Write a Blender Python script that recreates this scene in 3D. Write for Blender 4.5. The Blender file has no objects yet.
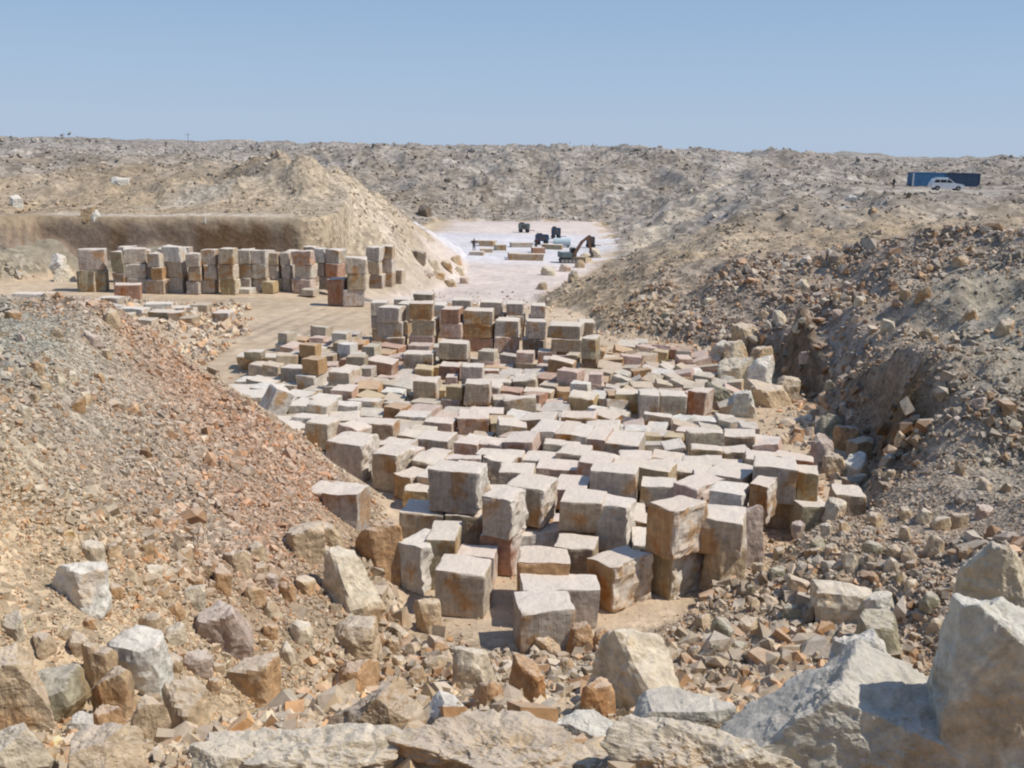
import bpy, bmesh, math, random
import numpy as np
from mathutils import Vector, Matrix
R = math.radians
random.seed(7); RNG = np.random.default_rng(11)
scene = bpy.context.scene
COL = scene.collection

# ------------------------------------------------------------------ camera
F, CX, CY, CAMZ = 1050.0, 512.0, 384.0, 9.5
PITCH, ROLL = math.atan(234/1050), R(1.2)
fw = np.array([0, math.cos(PITCH), -math.sin(PITCH)])
up0 = np.array([0, math.sin(PITCH), math.cos(PITCH)]); r0 = np.array([1., 0, 0])
rt = math.cos(ROLL)*r0 + math.sin(ROLL)*up0
up = math.cos(ROLL)*up0 - math.sin(ROLL)*r0
cd = bpy.data.cameras.new('camera'); cam = bpy.data.objects.new('camera', cd); COL.objects.link(cam)
cd.sensor_width = 36; cd.lens = F/1024*36; cd.clip_end = 5000; cd.clip_start = .1
M = Matrix(((rt[0], up[0], -fw[0], 0), (rt[1], up[1], -fw[1], 0), (rt[2], up[2], -fw[2], CAMZ), (0, 0, 0, 1)))
cam.matrix_world = M
scene.camera = cam

def ray(u, v): return fw + rt*((u-CX)/F) + up*((CY-v)/F)
def hitz(u, v, z=0.0):
    d = ray(u, v); t = (z-CAMZ)/d[2]; return d[0]*t, d[1]*t
def atdist(u, v, y):
    d = ray(u, v); t = y/d[1]; return d[0]*t, y, CAMZ+d[2]*t
def project(x, y, z):
    p = np.array([x, y, z-CAMZ]); dd = p@fw
    return CX+F*(p@rt)/dd, CY-F*(p@up)/dd, dd

# ------------------------------------------------------------------ numpy noise
def _h(i, j, k, s):
    n = (i.astype(np.int64)*374761393 + j.astype(np.int64)*668265263 + k.astype(np.int64)*2147483647 + s*974634777) & 0xffffffff
    n = ((n ^ (n >> 13))*1274126177) & 0xffffffff
    n = ((n ^ (n >> 15))*2246822519) & 0xffffffff
    n = n ^ (n >> 16)
    return (n & 0xffffff)/float(0xffffff)*2-1
def vn3(x, y, z, s=0):
    xi, yi, zi = np.floor(x), np.floor(y), np.floor(z)
    fx, fy, fz = x-xi, y-yi, z-zi
    fx, fy, fz = [t*t*t*(t*(t*6-15)+10) for t in (fx, fy, fz)]
    r = 0
    for a in (0, 1):
        for b in (0, 1):
            for c in (0, 1):
                w = (fx if a else 1-fx)*(fy if b else 1-fy)*(fz if c else 1-fz)
                r = r + w*_h(xi+a, yi+b, zi+c, s)
    return r
def vn2(x, y, s=0):
    xi, yi = np.floor(x), np.floor(y); fx, fy = x-xi, y-yi
    fx, fy = [t*t*t*(t*(t*6-15)+10) for t in (fx, fy)]
    k = np.zeros_like(xi); r = 0
    for a in (0, 1):
        for b in (0, 1):
            r = r + (fx if a else 1-fx)*(fy if b else 1-fy)*_h(xi+a, yi+b, k, s)
    return r
def fbm2(x, y, o=4, s=0, g=.5):
    r = 0; a = 1
    for i in range(o):
        c, sn = math.cos(i*.7+.3), math.sin(i*.7+.3)
        r = r + a*vn2((x*c-y*sn)*2**i+i*13.1, (x*sn+y*c)*2**i-i*7.7, s+i); a *= g
    return r
def fbm3(p, sc, o=3, s=0, g=.5):
    r = 0; a = 1
    for i in range(o):
        q = p*sc*2**i+i*5.3; r = r + a*vn3(q[:, 0], q[:, 1], q[:, 2], s+i); a *= g
    return r
def sstep(a, b, x):
    t = np.clip((x-a)/(b-a), 0, 1); return t*t*(3-2*t)
def bump(x, c, w): return np.exp(-((x-c)/w)**2)

# ------------------------------------------------------------------ terrain
FARZ = -2.5
def floor_z(x, y): return FARZ*sstep(62, 84, y)*sstep(-16, -8, x+.35*np.maximum(0, y-84))
pit_px0 = [(430, 632), (520, 652), (620, 640), (700, 612), (745, 580), (800, 548), (862, 520), (885, 490), (852, 450), (805, 405),
           (765, 374), (700, 347), (622, 334)]
pit = [hitz(u, v, 0) for u, v in pit_px0]
pit += [hitz(575, 318, -.6), hitz(520, 303, -1.2), hitz(560, 288, FARZ), hitz(598, 270, FARZ), hitz(618, 252, FARZ), hitz(610, 236, FARZ), hitz(600, 222, FARZ),
        hitz(436, 221, FARZ), (-15.5, 125.), (-9.5, 108.), (-9.3, 92.), (-12.3, 82.), (-14.0, 79.), (-15.6, 77.5), (-34.5, 76.5), (-37., 70.), (-46., 60.), (-46., 26.), (-30., 20.), (-6., 19.)]
PIT = np.array(pit)
def pit_sd(x, y):
    sh = x.shape; x = x.ravel(); y = y.ravel()
    best = np.full(x.shape, 1e9); inside = np.zeros(x.shape, bool)
    n = len(PIT)
    for i in range(n):
        ax, ay = PIT[i]; bx, by = PIT[(i+1) % n]
        dx, dy = bx-ax, by-ay
        t = np.clip(((x-ax)*dx+(y-ay)*dy)/(dx*dx+dy*dy), 0, 1)
        best = np.minimum(best, (x-ax-t*dx)**2+(y-ay-t*dy)**2)
        c = ((ay > y) != (by > y)); xx = ax + (y-ay)/(dy if dy else 1e-9)*dx
        inside ^= c & (x < xx)
    d = np.sqrt(best); return np.where(inside, -d, d).reshape(sh)
CAP = np.array([(-30, 78, 4.1), (-60, 78, 4.4), (-20, 78, 4.3), (-30, 100, 4.0), (-30, 125, 4.2), (-60, 120, 4.6), (-40, 200, 5.9), (-100, 200, 6.3), (-80, 330, 9.0),
    (-150, 330, 9.2), (-30, 300, 9.2), (-20, 106, 9.0), (-26, 110, 8.6), (-36, 114, 6.6), (-11, 116, 6.6), (-200, 600, 9.6), (-45, 90, 4.1), (-75, 260, 7.2), (-40, 265, 7.6),
    (0, 232, 9.0), (20, 235, 9.2), (40, 235, 9.1), (0, 350, 9.9), (-20, 225, 9.0), (10, 205, 6.6), (-10, 200, 6.5),
    (24, 50, 6.1), (33, 47, 7.2), (16, 46, 3.6), (24, 64, 3.9), (40, 70, 4.6), (14, 75, 1.6), (20, 85, 1.9), (20, 100, 2.3), (40, 100, 3.3), (60, 120, 3.7), (25, 130, 3.0), (42, 140, 4.0),
    (60, 178, 4.72), (68, 178, 4.72), (76, 178, 4.72), (90, 178, 4.72), (65, 165, 4.55), (75, 165, 4.55), (65, 190, 4.72), (78, 190, 4.72), (60, 215, 6.6), (80, 220, 6.9), (75, 255, 9.1), (120, 255, 9.1), (45, 185, 5.2), (32, 160, 4.0), (28, 185, 5.0),
    (15, 30, 3.6), (20, 30, 5.6), (27, 30, 7.6), (12, 18, 4.2), (25, 18, 8), (14, 37, 3.4), (20, 40, 5.2), (200, 300, 9.8), (200, 600, 10), (0, 700, 10),
    (-45, 45, 5), (-45, 25, 6.5), (-25, 20, 7)], float)
def cap(x, y):
    num = 0; den = 0
    for cx, cy, cz in CAP:
        d2 = (x-cx)**2+(y-cy)**2
        s = 4+.08*cy
        w = 1/(d2/(s*s)+.15)**2
        w = w/ (s**.5)
        num = num+w*cz; den = den+w
    return num/den
def terrain(x, y, detail=True):
    x = np.asarray(x, float); y = np.asarray(y, float)
    wx = x+.9*fbm2(x/3.5, y/3.5, 3, 5)*sstep(15, 30, y+abs(x)); wy = y+.9*fbm2(x/3.5+40, y/3.5, 3, 6)*sstep(15, 30, y+abs(x))
    wallzone = sstep(73, 75, y)*(1-sstep(86, 92, y))*sstep(-38, -36, x)*(1-sstep(-14.6, -13.4, x))
    wx = wx*(1-wallzone)+x*wallzone; wy = wy*(1-wallzone)+y*wallzone
    sd = pit_sd(wx, wy); so = np.maximum(sd, 0)
    C = cap(x, y); fz = floor_z(x, y)
    right = sstep(2, 6, x)*(1-sstep(60, 70, y))
    slope = .62*np.ones_like(x)
    slope = slope*(1-right)+.42*right
    slope = slope*(.35+.65*sstep(19, 24, y+np.maximum(np.abs(x)-5, 0)))
    farr = sstep(0, 5, x)*sstep(62, 80, y); slope = slope*(1-farr)+.34*farr
    back = sstep(150, 165, y); slope = slope*(1-back)+.24*back
    slope = slope*(1-wallzone)+9*wallzone
    face = right*(2.7*bump(y, 31.5, 3.8)+1.7*bump(y, 43, 5)+.3)*np.clip(1+.5*fbm2(x/2, y/2, 2, 9), .4, 1.5)
    rise = slope*so+np.minimum(so*1.9, face)
    z = fz+np.minimum(rise, np.maximum(C-fz, 0)) - .02*np.minimum(so, 0)
    # soften the cap join
    rel = sstep(0, 3, so)
    # left spoil mound
    toe = -2.0-.17*(y-20)
    zl = np.minimum(.74*(toe-x), 5.15+.03*(toe-x))-.72*np.maximum(0, y-27.3+.6*fbm2(x/3, y/3, 2, 3))
    zl = zl + .12*fbm2(x/1.7, y/1.7, 3, 31)*sstep(0, 2, zl)
    z = np.maximum(z, zl)
    tal = (1.9+1.1*vn2(x/2.1, y/5, 14)-.85*np.abs(sd+.0))*sstep(-23.2, -25.5, x+.8*vn2(x, y/2, 15))*sstep(70, 72, y)*sstep(78, 77, y)*sstep(-40, -37, x)
    z = np.maximum(z, np.where((sd < .3) & (x < -22) & (y > 68) & (y < 79), tal, -99))
    # slope the camera stands on
    zf = .475*(17.3-y+.35*vn2(x/3, y/3+4, 8))-.05*np.abs(x)*sstep(2, 5, x); zf = np.minimum(zf, 7.75)
    zf = zf+.10*fbm2(x/1.4, y/1.4, 3, 77)*sstep(0, 1, zf)
    k = .25
    z2 = np.maximum(z, zf); dz = np.abs(z-zf); z = z2+np.maximum(k-dz, 0)**2/(4*k)*sstep(0, .3, z2)
    # spoil cone at the pan's left side
    cxx, cyy = x+17.9-.10*(y-88), y-92
    rr = np.sqrt(np.where(cxx > 0, cxx, cxx*.18)**2+np.where(cyy < 0, cyy, cyy*.25)**2)
    zc = 8.5-.95*rr
    zc = zc+.35*fbm2(x/2.2+y/9, y/6, 3, 17)
    zc = zc-8*(1-sstep(-16, -14, x+.0*y))*(1-sstep(78, 81, y))
    z = np.maximum(z, np.where(zc > fz+.1, zc, -99))
    # heaps and roughness
    flat_pad = np.clip(1.4*bump(x, 70, 15)*bump(y, 178, 17), 0, 1)
    am = sstep(.5, 5, so)*(1-flat_pad)*(1-.8*wallzone)
    big = sstep(60, 140, y)
    ridged = 1-np.abs(fbm2(x/17, y/19, 3, 41))*1.6
    z = z+am*big*(1.5*ridged-1.0+.45*fbm2(x/7, y/8, 3, 51)+1.1*fbm2(x/31, y/40, 2, 57)*sstep(190, 240, y))*(1+.3*sstep(200, 300, y))
    z = z+am*.22*fbm2(x/2.6, y/2.6, 4, 61)*(1+1.2*sstep(20, 60, y))
    if detail:
        rg = sstep(-.5, .6, sd)*.8+.12
        z = z+rg*.05*fbm2(x/.5, y/.5, 3, 71)*(1-.6*wallzone)
    return z
def rayhit(u, v, n=2600, ymax=420):
    d = ray(u, v); ys = np.geomspace(4.5, ymax, n); t = ys/d[1]
    X = d[0]*t; Z = CAMZ+d[2]*t; T = terrain(X, ys)
    ix = np.where(Z < T)[0]
    if len(ix) == 0: return None
    i = ix[0]; return X[i], ys[i], T[i]

# ------------------------------------------------------------------ helpers
def mesh_from(name, V, faces_flat, nper, colors=None, smooth=False):
    me = bpy.data.meshes.new(name)
    V = np.asarray(V, np.float32)
    me.vertices.add(len(V)); me.vertices.foreach_set('co', V.ravel())
    fl = np.asarray(faces_flat, np.int32).ravel(); nper = np.asarray(nper, np.int32)
    me.loops.add(len(fl)); me.loops.foreach_set('vertex_index', fl)
    me.polygons.add(len(nper)); st = np.concatenate([[0], np.cumsum(nper)[:-1]]).astype(np.int32)
    me.polygons.foreach_set('loop_start', st); me.polygons.foreach_set('loop_total', nper)
    me.polygons.foreach_set('use_smooth', np.full(len(nper), smooth, bool))
    if colors is not None:
        a = me.color_attributes.new('Col', 'FLOAT_COLOR', 'POINT')
        c = np.ones((len(V), 4), np.float32); c[:, :3] = colors; a.data.foreach_set('color', c.ravel())
    me.update(calc_edges=True); me.validate(); return me
def link(name, me, mat=None, parent=None):
    o = bpy.data.objects.new(name, me); COL.objects.link(o)
    if mat: me.materials.append(mat) if len(me.materials) == 0 else None
    if parent: o.parent = parent
    return o
def tag(o, label=None, cat=None, group=None, kind=None):
    if label: o['label'] = label
    if cat: o['category'] = cat
    if group: o['group'] = group
    if kind: o['kind'] = kind
    return o
def empty(name, loc, rz=0):
    o = bpy.data.objects.new(name, None); COL.objects.link(o); o.location = loc; o.rotation_euler = (0, 0, rz); o.empty_display_size = .3; return o
ICO = {}
def ico(s):
    if s not in ICO:
        bm = bmesh.new(); bmesh.ops.create_icosphere(bm, subdivisions=s, radius=1)
        V = np.array([v.co[:] for v in bm.verts]); Fc = np.array([[v.index for v in f.verts] for f in bm.faces]); bm.free(); ICO[s] = (V, Fc)
    return ICO[s]
def rock_verts(seed, sub=4, dims=(1, 1, 1), planes=17, rough=.03, keep=None):
    """angular quarry stone: a ball trimmed by random planes, then roughened. keep = extra planes (n, d)"""
    rg = np.random.default_rng(seed); V, Fc = ico(sub)
    N = rg.normal(size=(planes, 3)); N /= np.linalg.norm(N, axis=1)[:, None]
    N[:, 2] = np.where(N[:, 2] < -.05, N[:, 2]*.18+.02, N[:, 2]); N /= np.linalg.norm(N, axis=1)[:, None]
    D = rg.uniform(.5, .98, planes)
    N = np.vstack([N, [[0, 0, -1], [rg.uniform(-.3, .3), rg.uniform(-.3, .1), 1]]]); D = np.append(D, [.8, rg.uniform(.5, .75)])
    if keep:
        for n, d in keep:
            n = np.array(n, float); n /= np.linalg.norm(n); N = np.vstack([N, n]); D = np.append(D, d)
    dots = V@N.T; r = np.where(dots > 1e-3, D/np.maximum(dots, 1e-3), 9.).min(1); r = np.minimum(r, 1.7)
    P = V*r[:, None]
    P = P+V*(rough*fbm3(P, 2.2, 4, seed % 97, .55))[:, None]
    lo, hi = P.min(0), P.max(0); P = (P-(lo+hi)/2)/(hi-lo)
    P = P*np.array(dims)
    dd = min(dims)
    P = P + V*(rough*.55*dd*(.45-1.5*np.abs(fbm3(P, 3.2/max(dd, .15), 5, seed % 89, .6))))[:, None]
    P[:, 2] += dims[2]/2
    P[:, :2] *= (1+.12*np.clip(1-P[:, 2]/dims[2], 0, 1)**1.0)[:, None]*.96
    return P, Fc

# ------------------------------------------------------------------ materials
def nodes(name):
    m = bpy.data.materials.new(name); m.use_nodes = True; nt = m.node_tree; nt.nodes.clear()
    return m, nt, nt.nodes, nt.links
def stone_mat(name, src, detail=6., stain=.5, bumpd=.03, dust=.35, rough=.92, val=1.0, stripes=0., sstain=1.3, lo=.62, hi=1.28):
    m, nt, N, L = nodes(name)
    out = N.new('ShaderNodeOutputMaterial'); bs = N.new('ShaderNodeBsdfPrincipled'); L.new(bs.outputs[0], out.inputs[0])
    bs.inputs['Roughness'].default_value = rough; bs.inputs['Specular IOR Level'].default_value = .15
    if src == 'attr': c = N.new('ShaderNodeAttribute'); c.attribute_name = 'Col'; col = c.outputs['Color']
    else: c = N.new('ShaderNodeObjectInfo'); col = c.outputs['Color']
    geo = N.new('ShaderNodeNewGeometry'); tc = N.new('ShaderNodeTexCoord')
    vec = geo.outputs['Position']
    n1 = N.new('ShaderNodeTexNoise'); n1.inputs['Scale'].default_value = detail; n1.inputs['Detail'].default_value = 9; n1.inputs['Roughness'].default_value = .68; L.new(vec, n1.inputs['Vector'])
    n2 = N.new('ShaderNodeTexNoise'); n2.inputs['Scale'].default_value = sstain; n2.inputs['Detail'].default_value = 5; n2.inputs['Roughness'].default_value = .6; L.new(vec, n2.inputs['Vector'])
    # value variation
    r1 = N.new('ShaderNodeValToRGB'); r1.color_ramp.elements[0].position = .25; r1.color_ramp.elements[0].color = (lo*val,)*3+(1,); r1.color_ramp.elements[1].position = .75; r1.color_ramp.elements[1].color = (hi*val,)*3+(1,)
    L.new(n1.outputs[0], r1.inputs[0])
    mu = N.new('ShaderNodeMixRGB'); mu.blend_type = 'MULTIPLY'; mu.inputs[0].default_value = 1; L.new(col, mu.inputs[1]); L.new(r1.outputs[0], mu.inputs[2])
    # rusty stain
    r2 = N.new('ShaderNodeValToRGB'); r2.color_ramp.elements[0].position = .53; r2.color_ramp.elements[0].color = (0, 0, 0, 1); r2.color_ramp.elements[1].position = .62; r2.color_ramp.elements[1].color = (stain, stain, stain, 1)
    L.new(n2.outputs[0], r2.inputs[0])
    sx0 = N.new('ShaderNodeSeparateXYZ'); L.new(geo.outputs['Normal'], sx0.inputs[0])
    st = N.new('ShaderNodeMapRange'); st.inputs[1].default_value = .35; st.inputs[2].default_value = .8; st.inputs[3].default_value = 1; st.inputs[4].default_value = .25; L.new(sx0.outputs['Z'], st.inputs[0])
    sm = N.new('ShaderNodeMath'); sm.operation = 'MULTIPLY'; L.new(r2.outputs[0], sm.inputs[0]); L.new(st.outputs[0], sm.inputs[1])
    mx = N.new('ShaderNodeMixRGB'); mx.blend_type = 'MULTIPLY'; L.new(sm.outputs[0], mx.inputs[0]); L.new(mu.outputs[0], mx.inputs[1]); mx.inputs[2].default_value = (.90, .60, .33, 1)
    cur = mx.outputs[0]
    if stripes:
        mp = N.new('ShaderNodeMapping'); mp.inputs['Scale'].default_value = (1, 1, .06); L.new(tc.outputs['Object'], mp.inputs['Vector'])
        ns = N.new('ShaderNodeTexNoise'); ns.inputs['Scale'].default_value = 13; ns.inputs['Detail'].default_value = 3; L.new(mp.outputs[0], ns.inputs['Vector'])
        rs = N.new('ShaderNodeValToRGB'); rs.color_ramp.elements[0].position = .38; rs.color_ramp.elements[0].color = (.72, .66, .60, 1); rs.color_ramp.elements[1].position = .6; rs.color_ramp.elements[1].color = (1.08, 1.08, 1.08, 1)
        L.new(ns.outputs[0], rs.inputs[0])
        ms = N.new('ShaderNodeMixRGB'); ms.blend_type = 'MULTIPLY'; ms.inputs[0].default_value = stripes; L.new(cur, ms.inputs[1]); L.new(rs.outputs[0], ms.inputs[2]); cur = ms.outputs[0]
    if src == 'obj':  # paler tint on right-hand faces, painting in part of their sunlit brightness
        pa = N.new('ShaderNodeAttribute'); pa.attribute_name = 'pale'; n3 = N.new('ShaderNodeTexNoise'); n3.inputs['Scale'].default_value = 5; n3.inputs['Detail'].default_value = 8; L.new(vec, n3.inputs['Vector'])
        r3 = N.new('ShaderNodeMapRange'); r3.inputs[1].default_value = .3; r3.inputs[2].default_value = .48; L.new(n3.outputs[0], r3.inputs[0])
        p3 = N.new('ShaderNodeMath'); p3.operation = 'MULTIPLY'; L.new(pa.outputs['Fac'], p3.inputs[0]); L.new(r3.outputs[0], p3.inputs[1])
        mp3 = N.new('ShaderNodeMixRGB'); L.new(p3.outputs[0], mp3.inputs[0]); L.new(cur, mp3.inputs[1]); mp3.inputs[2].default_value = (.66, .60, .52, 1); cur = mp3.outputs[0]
    # dust lying on upward faces
    sx = N.new('ShaderNodeSeparateXYZ'); L.new(geo.outputs['Normal'], sx.inputs[0])
    rd = N.new('ShaderNodeMapRange'); rd.inputs[1].default_value = .55; rd.inputs[2].default_value = .95; rd.inputs[3].default_value = 0; rd.inputs[4].default_value = dust; L.new(sx.outputs['Z'], rd.inputs[0])
    md = N.new('ShaderNodeMixRGB'); L.new(rd.outputs[0], md.inputs[0]); L.new(cur, md.inputs[1]); md.inputs[2].default_value = (.70, .61, .515, 1); cur = md.outputs[0]
    L.new(cur, bs.inputs['Base Color'])
    vo = N.new('ShaderNodeTexVoronoi'); vo.inputs['Scale'].default_value = detail*1.1; L.new(vec, vo.inputs['Vector'])
    ad = N.new('ShaderNodeMath'); ad.operation = 'MULTIPLY_ADD'; L.new(vo.outputs['Distance'], ad.inputs[0]); ad.inputs[1].default_value = .35; L.new(n1.outputs[0], ad.inputs[2]); hsrc = ad.outputs[0]
    if stripes:
        a2 = N.new('ShaderNodeMath'); a2.operation = 'MULTIPLY_ADD'; L.new(ns.outputs[0], a2.inputs[0]); a2.inputs[1].default_value = .6; L.new(hsrc, a2.inputs[2]); hsrc = a2.outputs[0]
    if src == 'obj' and not stripes:
        v2 = N.new('ShaderNodeTexVoronoi'); v2.feature = 'DISTANCE_TO_EDGE'; v2.inputs['Scale'].default_value = 1.7; n4 = N.new('ShaderNodeMixRGB'); n4.inputs[0].default_value = .22; L.new(vec, n4.inputs[1]); L.new(n1.outputs['Color'], n4.inputs[2]); L.new(n4.outputs[0], v2.inputs['Vector'])
        m4 = N.new('ShaderNodeMapRange'); m4.inputs[1].default_value = 0; m4.inputs[2].default_value = .05; m4.inputs[3].default_value = -.12; m4.inputs[4].default_value = 0; L.new(v2.outputs['Distance'], m4.inputs[0])
        a2 = N.new('ShaderNodeMath'); L.new(m4.outputs[0], a2.inputs[0]); L.new(hsrc, a2.inputs[1]); hsrc = a2.outputs[0]
    b = N.new('ShaderNodeBump'); b.inputs['Distance'].default_value = bumpd; b.inputs['Strength'].default_value = .9; L.new(hsrc, b.inputs['Height']); L.new(b.outputs[0], bs.inputs['Normal'])
    return m
def ground_mat():
    m, nt, N, L = nodes('spoil_ground')
    out = N.new('ShaderNodeOutputMaterial'); bs = N.new('ShaderNodeBsdfPrincipled'); L.new(bs.outputs[0], out.inputs[0])
    bs.inputs['Roughness'].default_value = .95; bs.inputs['Specular IOR Level'].default_value = .1
    c = N.new('ShaderNodeAttribute'); c.attribute_name = 'Col'
    rgh = N.new('ShaderNodeAttribute'); rgh.attribute_name = 'rub'
    geo = N.new('ShaderNodeNewGeometry'); pos = geo.outputs['Position']
    sp = N.new('ShaderNodeSeparateXYZ'); L.new(pos, sp.inputs[0])
    def vor(sc):
        v = N.new('ShaderNodeTexVoronoi'); v.inputs['Scale'].default_value = sc; L.new(pos, v.inputs['Vector']); return v
    def noise(sc, d=6, r=.6):
        v = N.new('ShaderNodeTexNoise'); v.inputs['Scale'].default_value = sc; v.inputs['Detail'].default_value = d; v.inputs['Roughness'].default_value = r; L.new(pos, v.inputs['Vector']); return v
    va, vb, vc = vor(9), vor(3.2), vor(1.1)
    na, nb = noise(1.3, 10, .7), noise(.13, 6, .6)
    def mr(src, a, b, c_, d):
        k = N.new('ShaderNodeMapRange'); k.inputs[1].default_value = a; k.inputs[2].default_value = b; k.inputs[3].default_value = c_; k.inputs[4].default_value = d; L.new(src, k.inputs[0]); return k.outputs[0]
    def mix(f, a, b, bt='MIX'):
        k = N.new('ShaderNodeMixRGB'); k.blend_type = bt
        if hasattr(f, 'is_linked') or hasattr(f, 'links'): L.new(f, k.inputs[0])
        else: k.inputs[0].default_value = f
        L.new(a, k.inputs[1]); L.new(b, k.inputs[2]); return k.outputs[0]
    def grey(s):
        k = N.new('ShaderNodeSeparateColor'); L.new(s, k.inputs[0]); return k.outputs[0]
    f1 = mr(sp.outputs['Y'], 22, 50, 0, 1); f2 = mr(sp.outputs['Y'], 70, 140, 0, 1)
    ga = mr(grey(va.outputs['Color']), 0, 1, .6, 1.4); gb = mr(grey(vb.outputs['Color']), 0, 1, .58, 1.42); gc = mr(grey(vc.outputs['Color']), 0, 1, .62, 1.38)
    g = mix(f2, mix(f1, ga, gb), gc)
    one = N.new('ShaderNodeRGB'); one.outputs[0].default_value = (1, 1, 1, 1)
    g = mix(rgh.outputs['Fac'], one.outputs[0], g)
    col = mix(1.0, c.outputs['Color'], g, 'MULTIPLY')
    col = mix(1.0, col, mr(na.outputs[0], .25, .75, .68, 1.3), 'MULTIPLY')
    col = mix(1.0, col, mr(nb.outputs[0], .3, .7, .85, 1.15), 'MULTIPLY')
    L.new(col, bs.inputs['Base Color'])
    h = mix(f2, mix(f1, va.outputs['Distance'], vb.outputs['Distance']), vc.outputs['Distance'])
    dist = N.new('ShaderNodeMath'); dist.operation = 'MULTIPLY_ADD'; L.new(rgh.outputs['Fac'], dist.inputs[0]); dist.inputs[1].default_value = .45; dist.inputs[2].default_value = .08
    b = N.new('ShaderNodeBump'); L.new(dist.outputs[0], b.inputs['Strength']); b.inputs['Distance'].default_value = .12
    L.new(h, b.inputs['Height'])
    b2 = N.new('ShaderNodeBump'); b2.inputs['Strength'].default_value = .6; b2.inputs['Distance'].default_value = .12; L.new(na.outputs[0], b2.inputs['Height']); L.new(b.outputs[0], b2.inputs['Normal'])
    L.new(b2.outputs[0], bs.inputs['Normal'])
    return m
def plain(name, col, rough=.6, metal=0., var=.25, sc=3.):
    m, nt, N, L = nodes(name)
    out = N.new('ShaderNodeOutputMaterial'); bs = N.new('ShaderNodeBsdfPrincipled'); L.new(bs.outputs[0], out.inputs[0])
    bs.inputs['Roughness'].default_value = rough; bs.inputs['Metallic'].default_value = metal
    n = N.new('ShaderNodeTexNoise'); n.inputs['Scale'].default_value = sc; n.inputs['Detail'].default_value = 6
    tc = N.new('ShaderNodeTexCoord'); L.new(tc.outputs['Object'], n.inputs['Vector'])
    r = N.new('ShaderNodeValToRGB'); r.color_ramp.elements[0].position = .3; r.color_ramp.elements[1].position = .7
    r.color_ramp.elements[0].color = tuple(x*(1-var) for x in col)+(1,); r.color_ramp.elements[1].color = tuple(min(1, x*(1+var)) for x in col)+(1,)
    L.new(n.outputs[0], r.inputs[0]); L.new(r.outputs[0], bs.inputs['Base Color']); return m
MG = ground_mat()
MS = stone_mat('rubble_stone', 'attr', detail=5, stain=.35, bumpd=.02, dust=.25)
MB = stone_mat('quarry_block_stone', 'obj', detail=7, stain=.85, bumpd=.03, dust=.78, stripes=.4)
MR = stone_mat('boulder_stone', 'obj', detail=6, stain=.55, bumpd=.06, dust=.45, sstain=1.0, lo=.5, hi=1.4)

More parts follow.
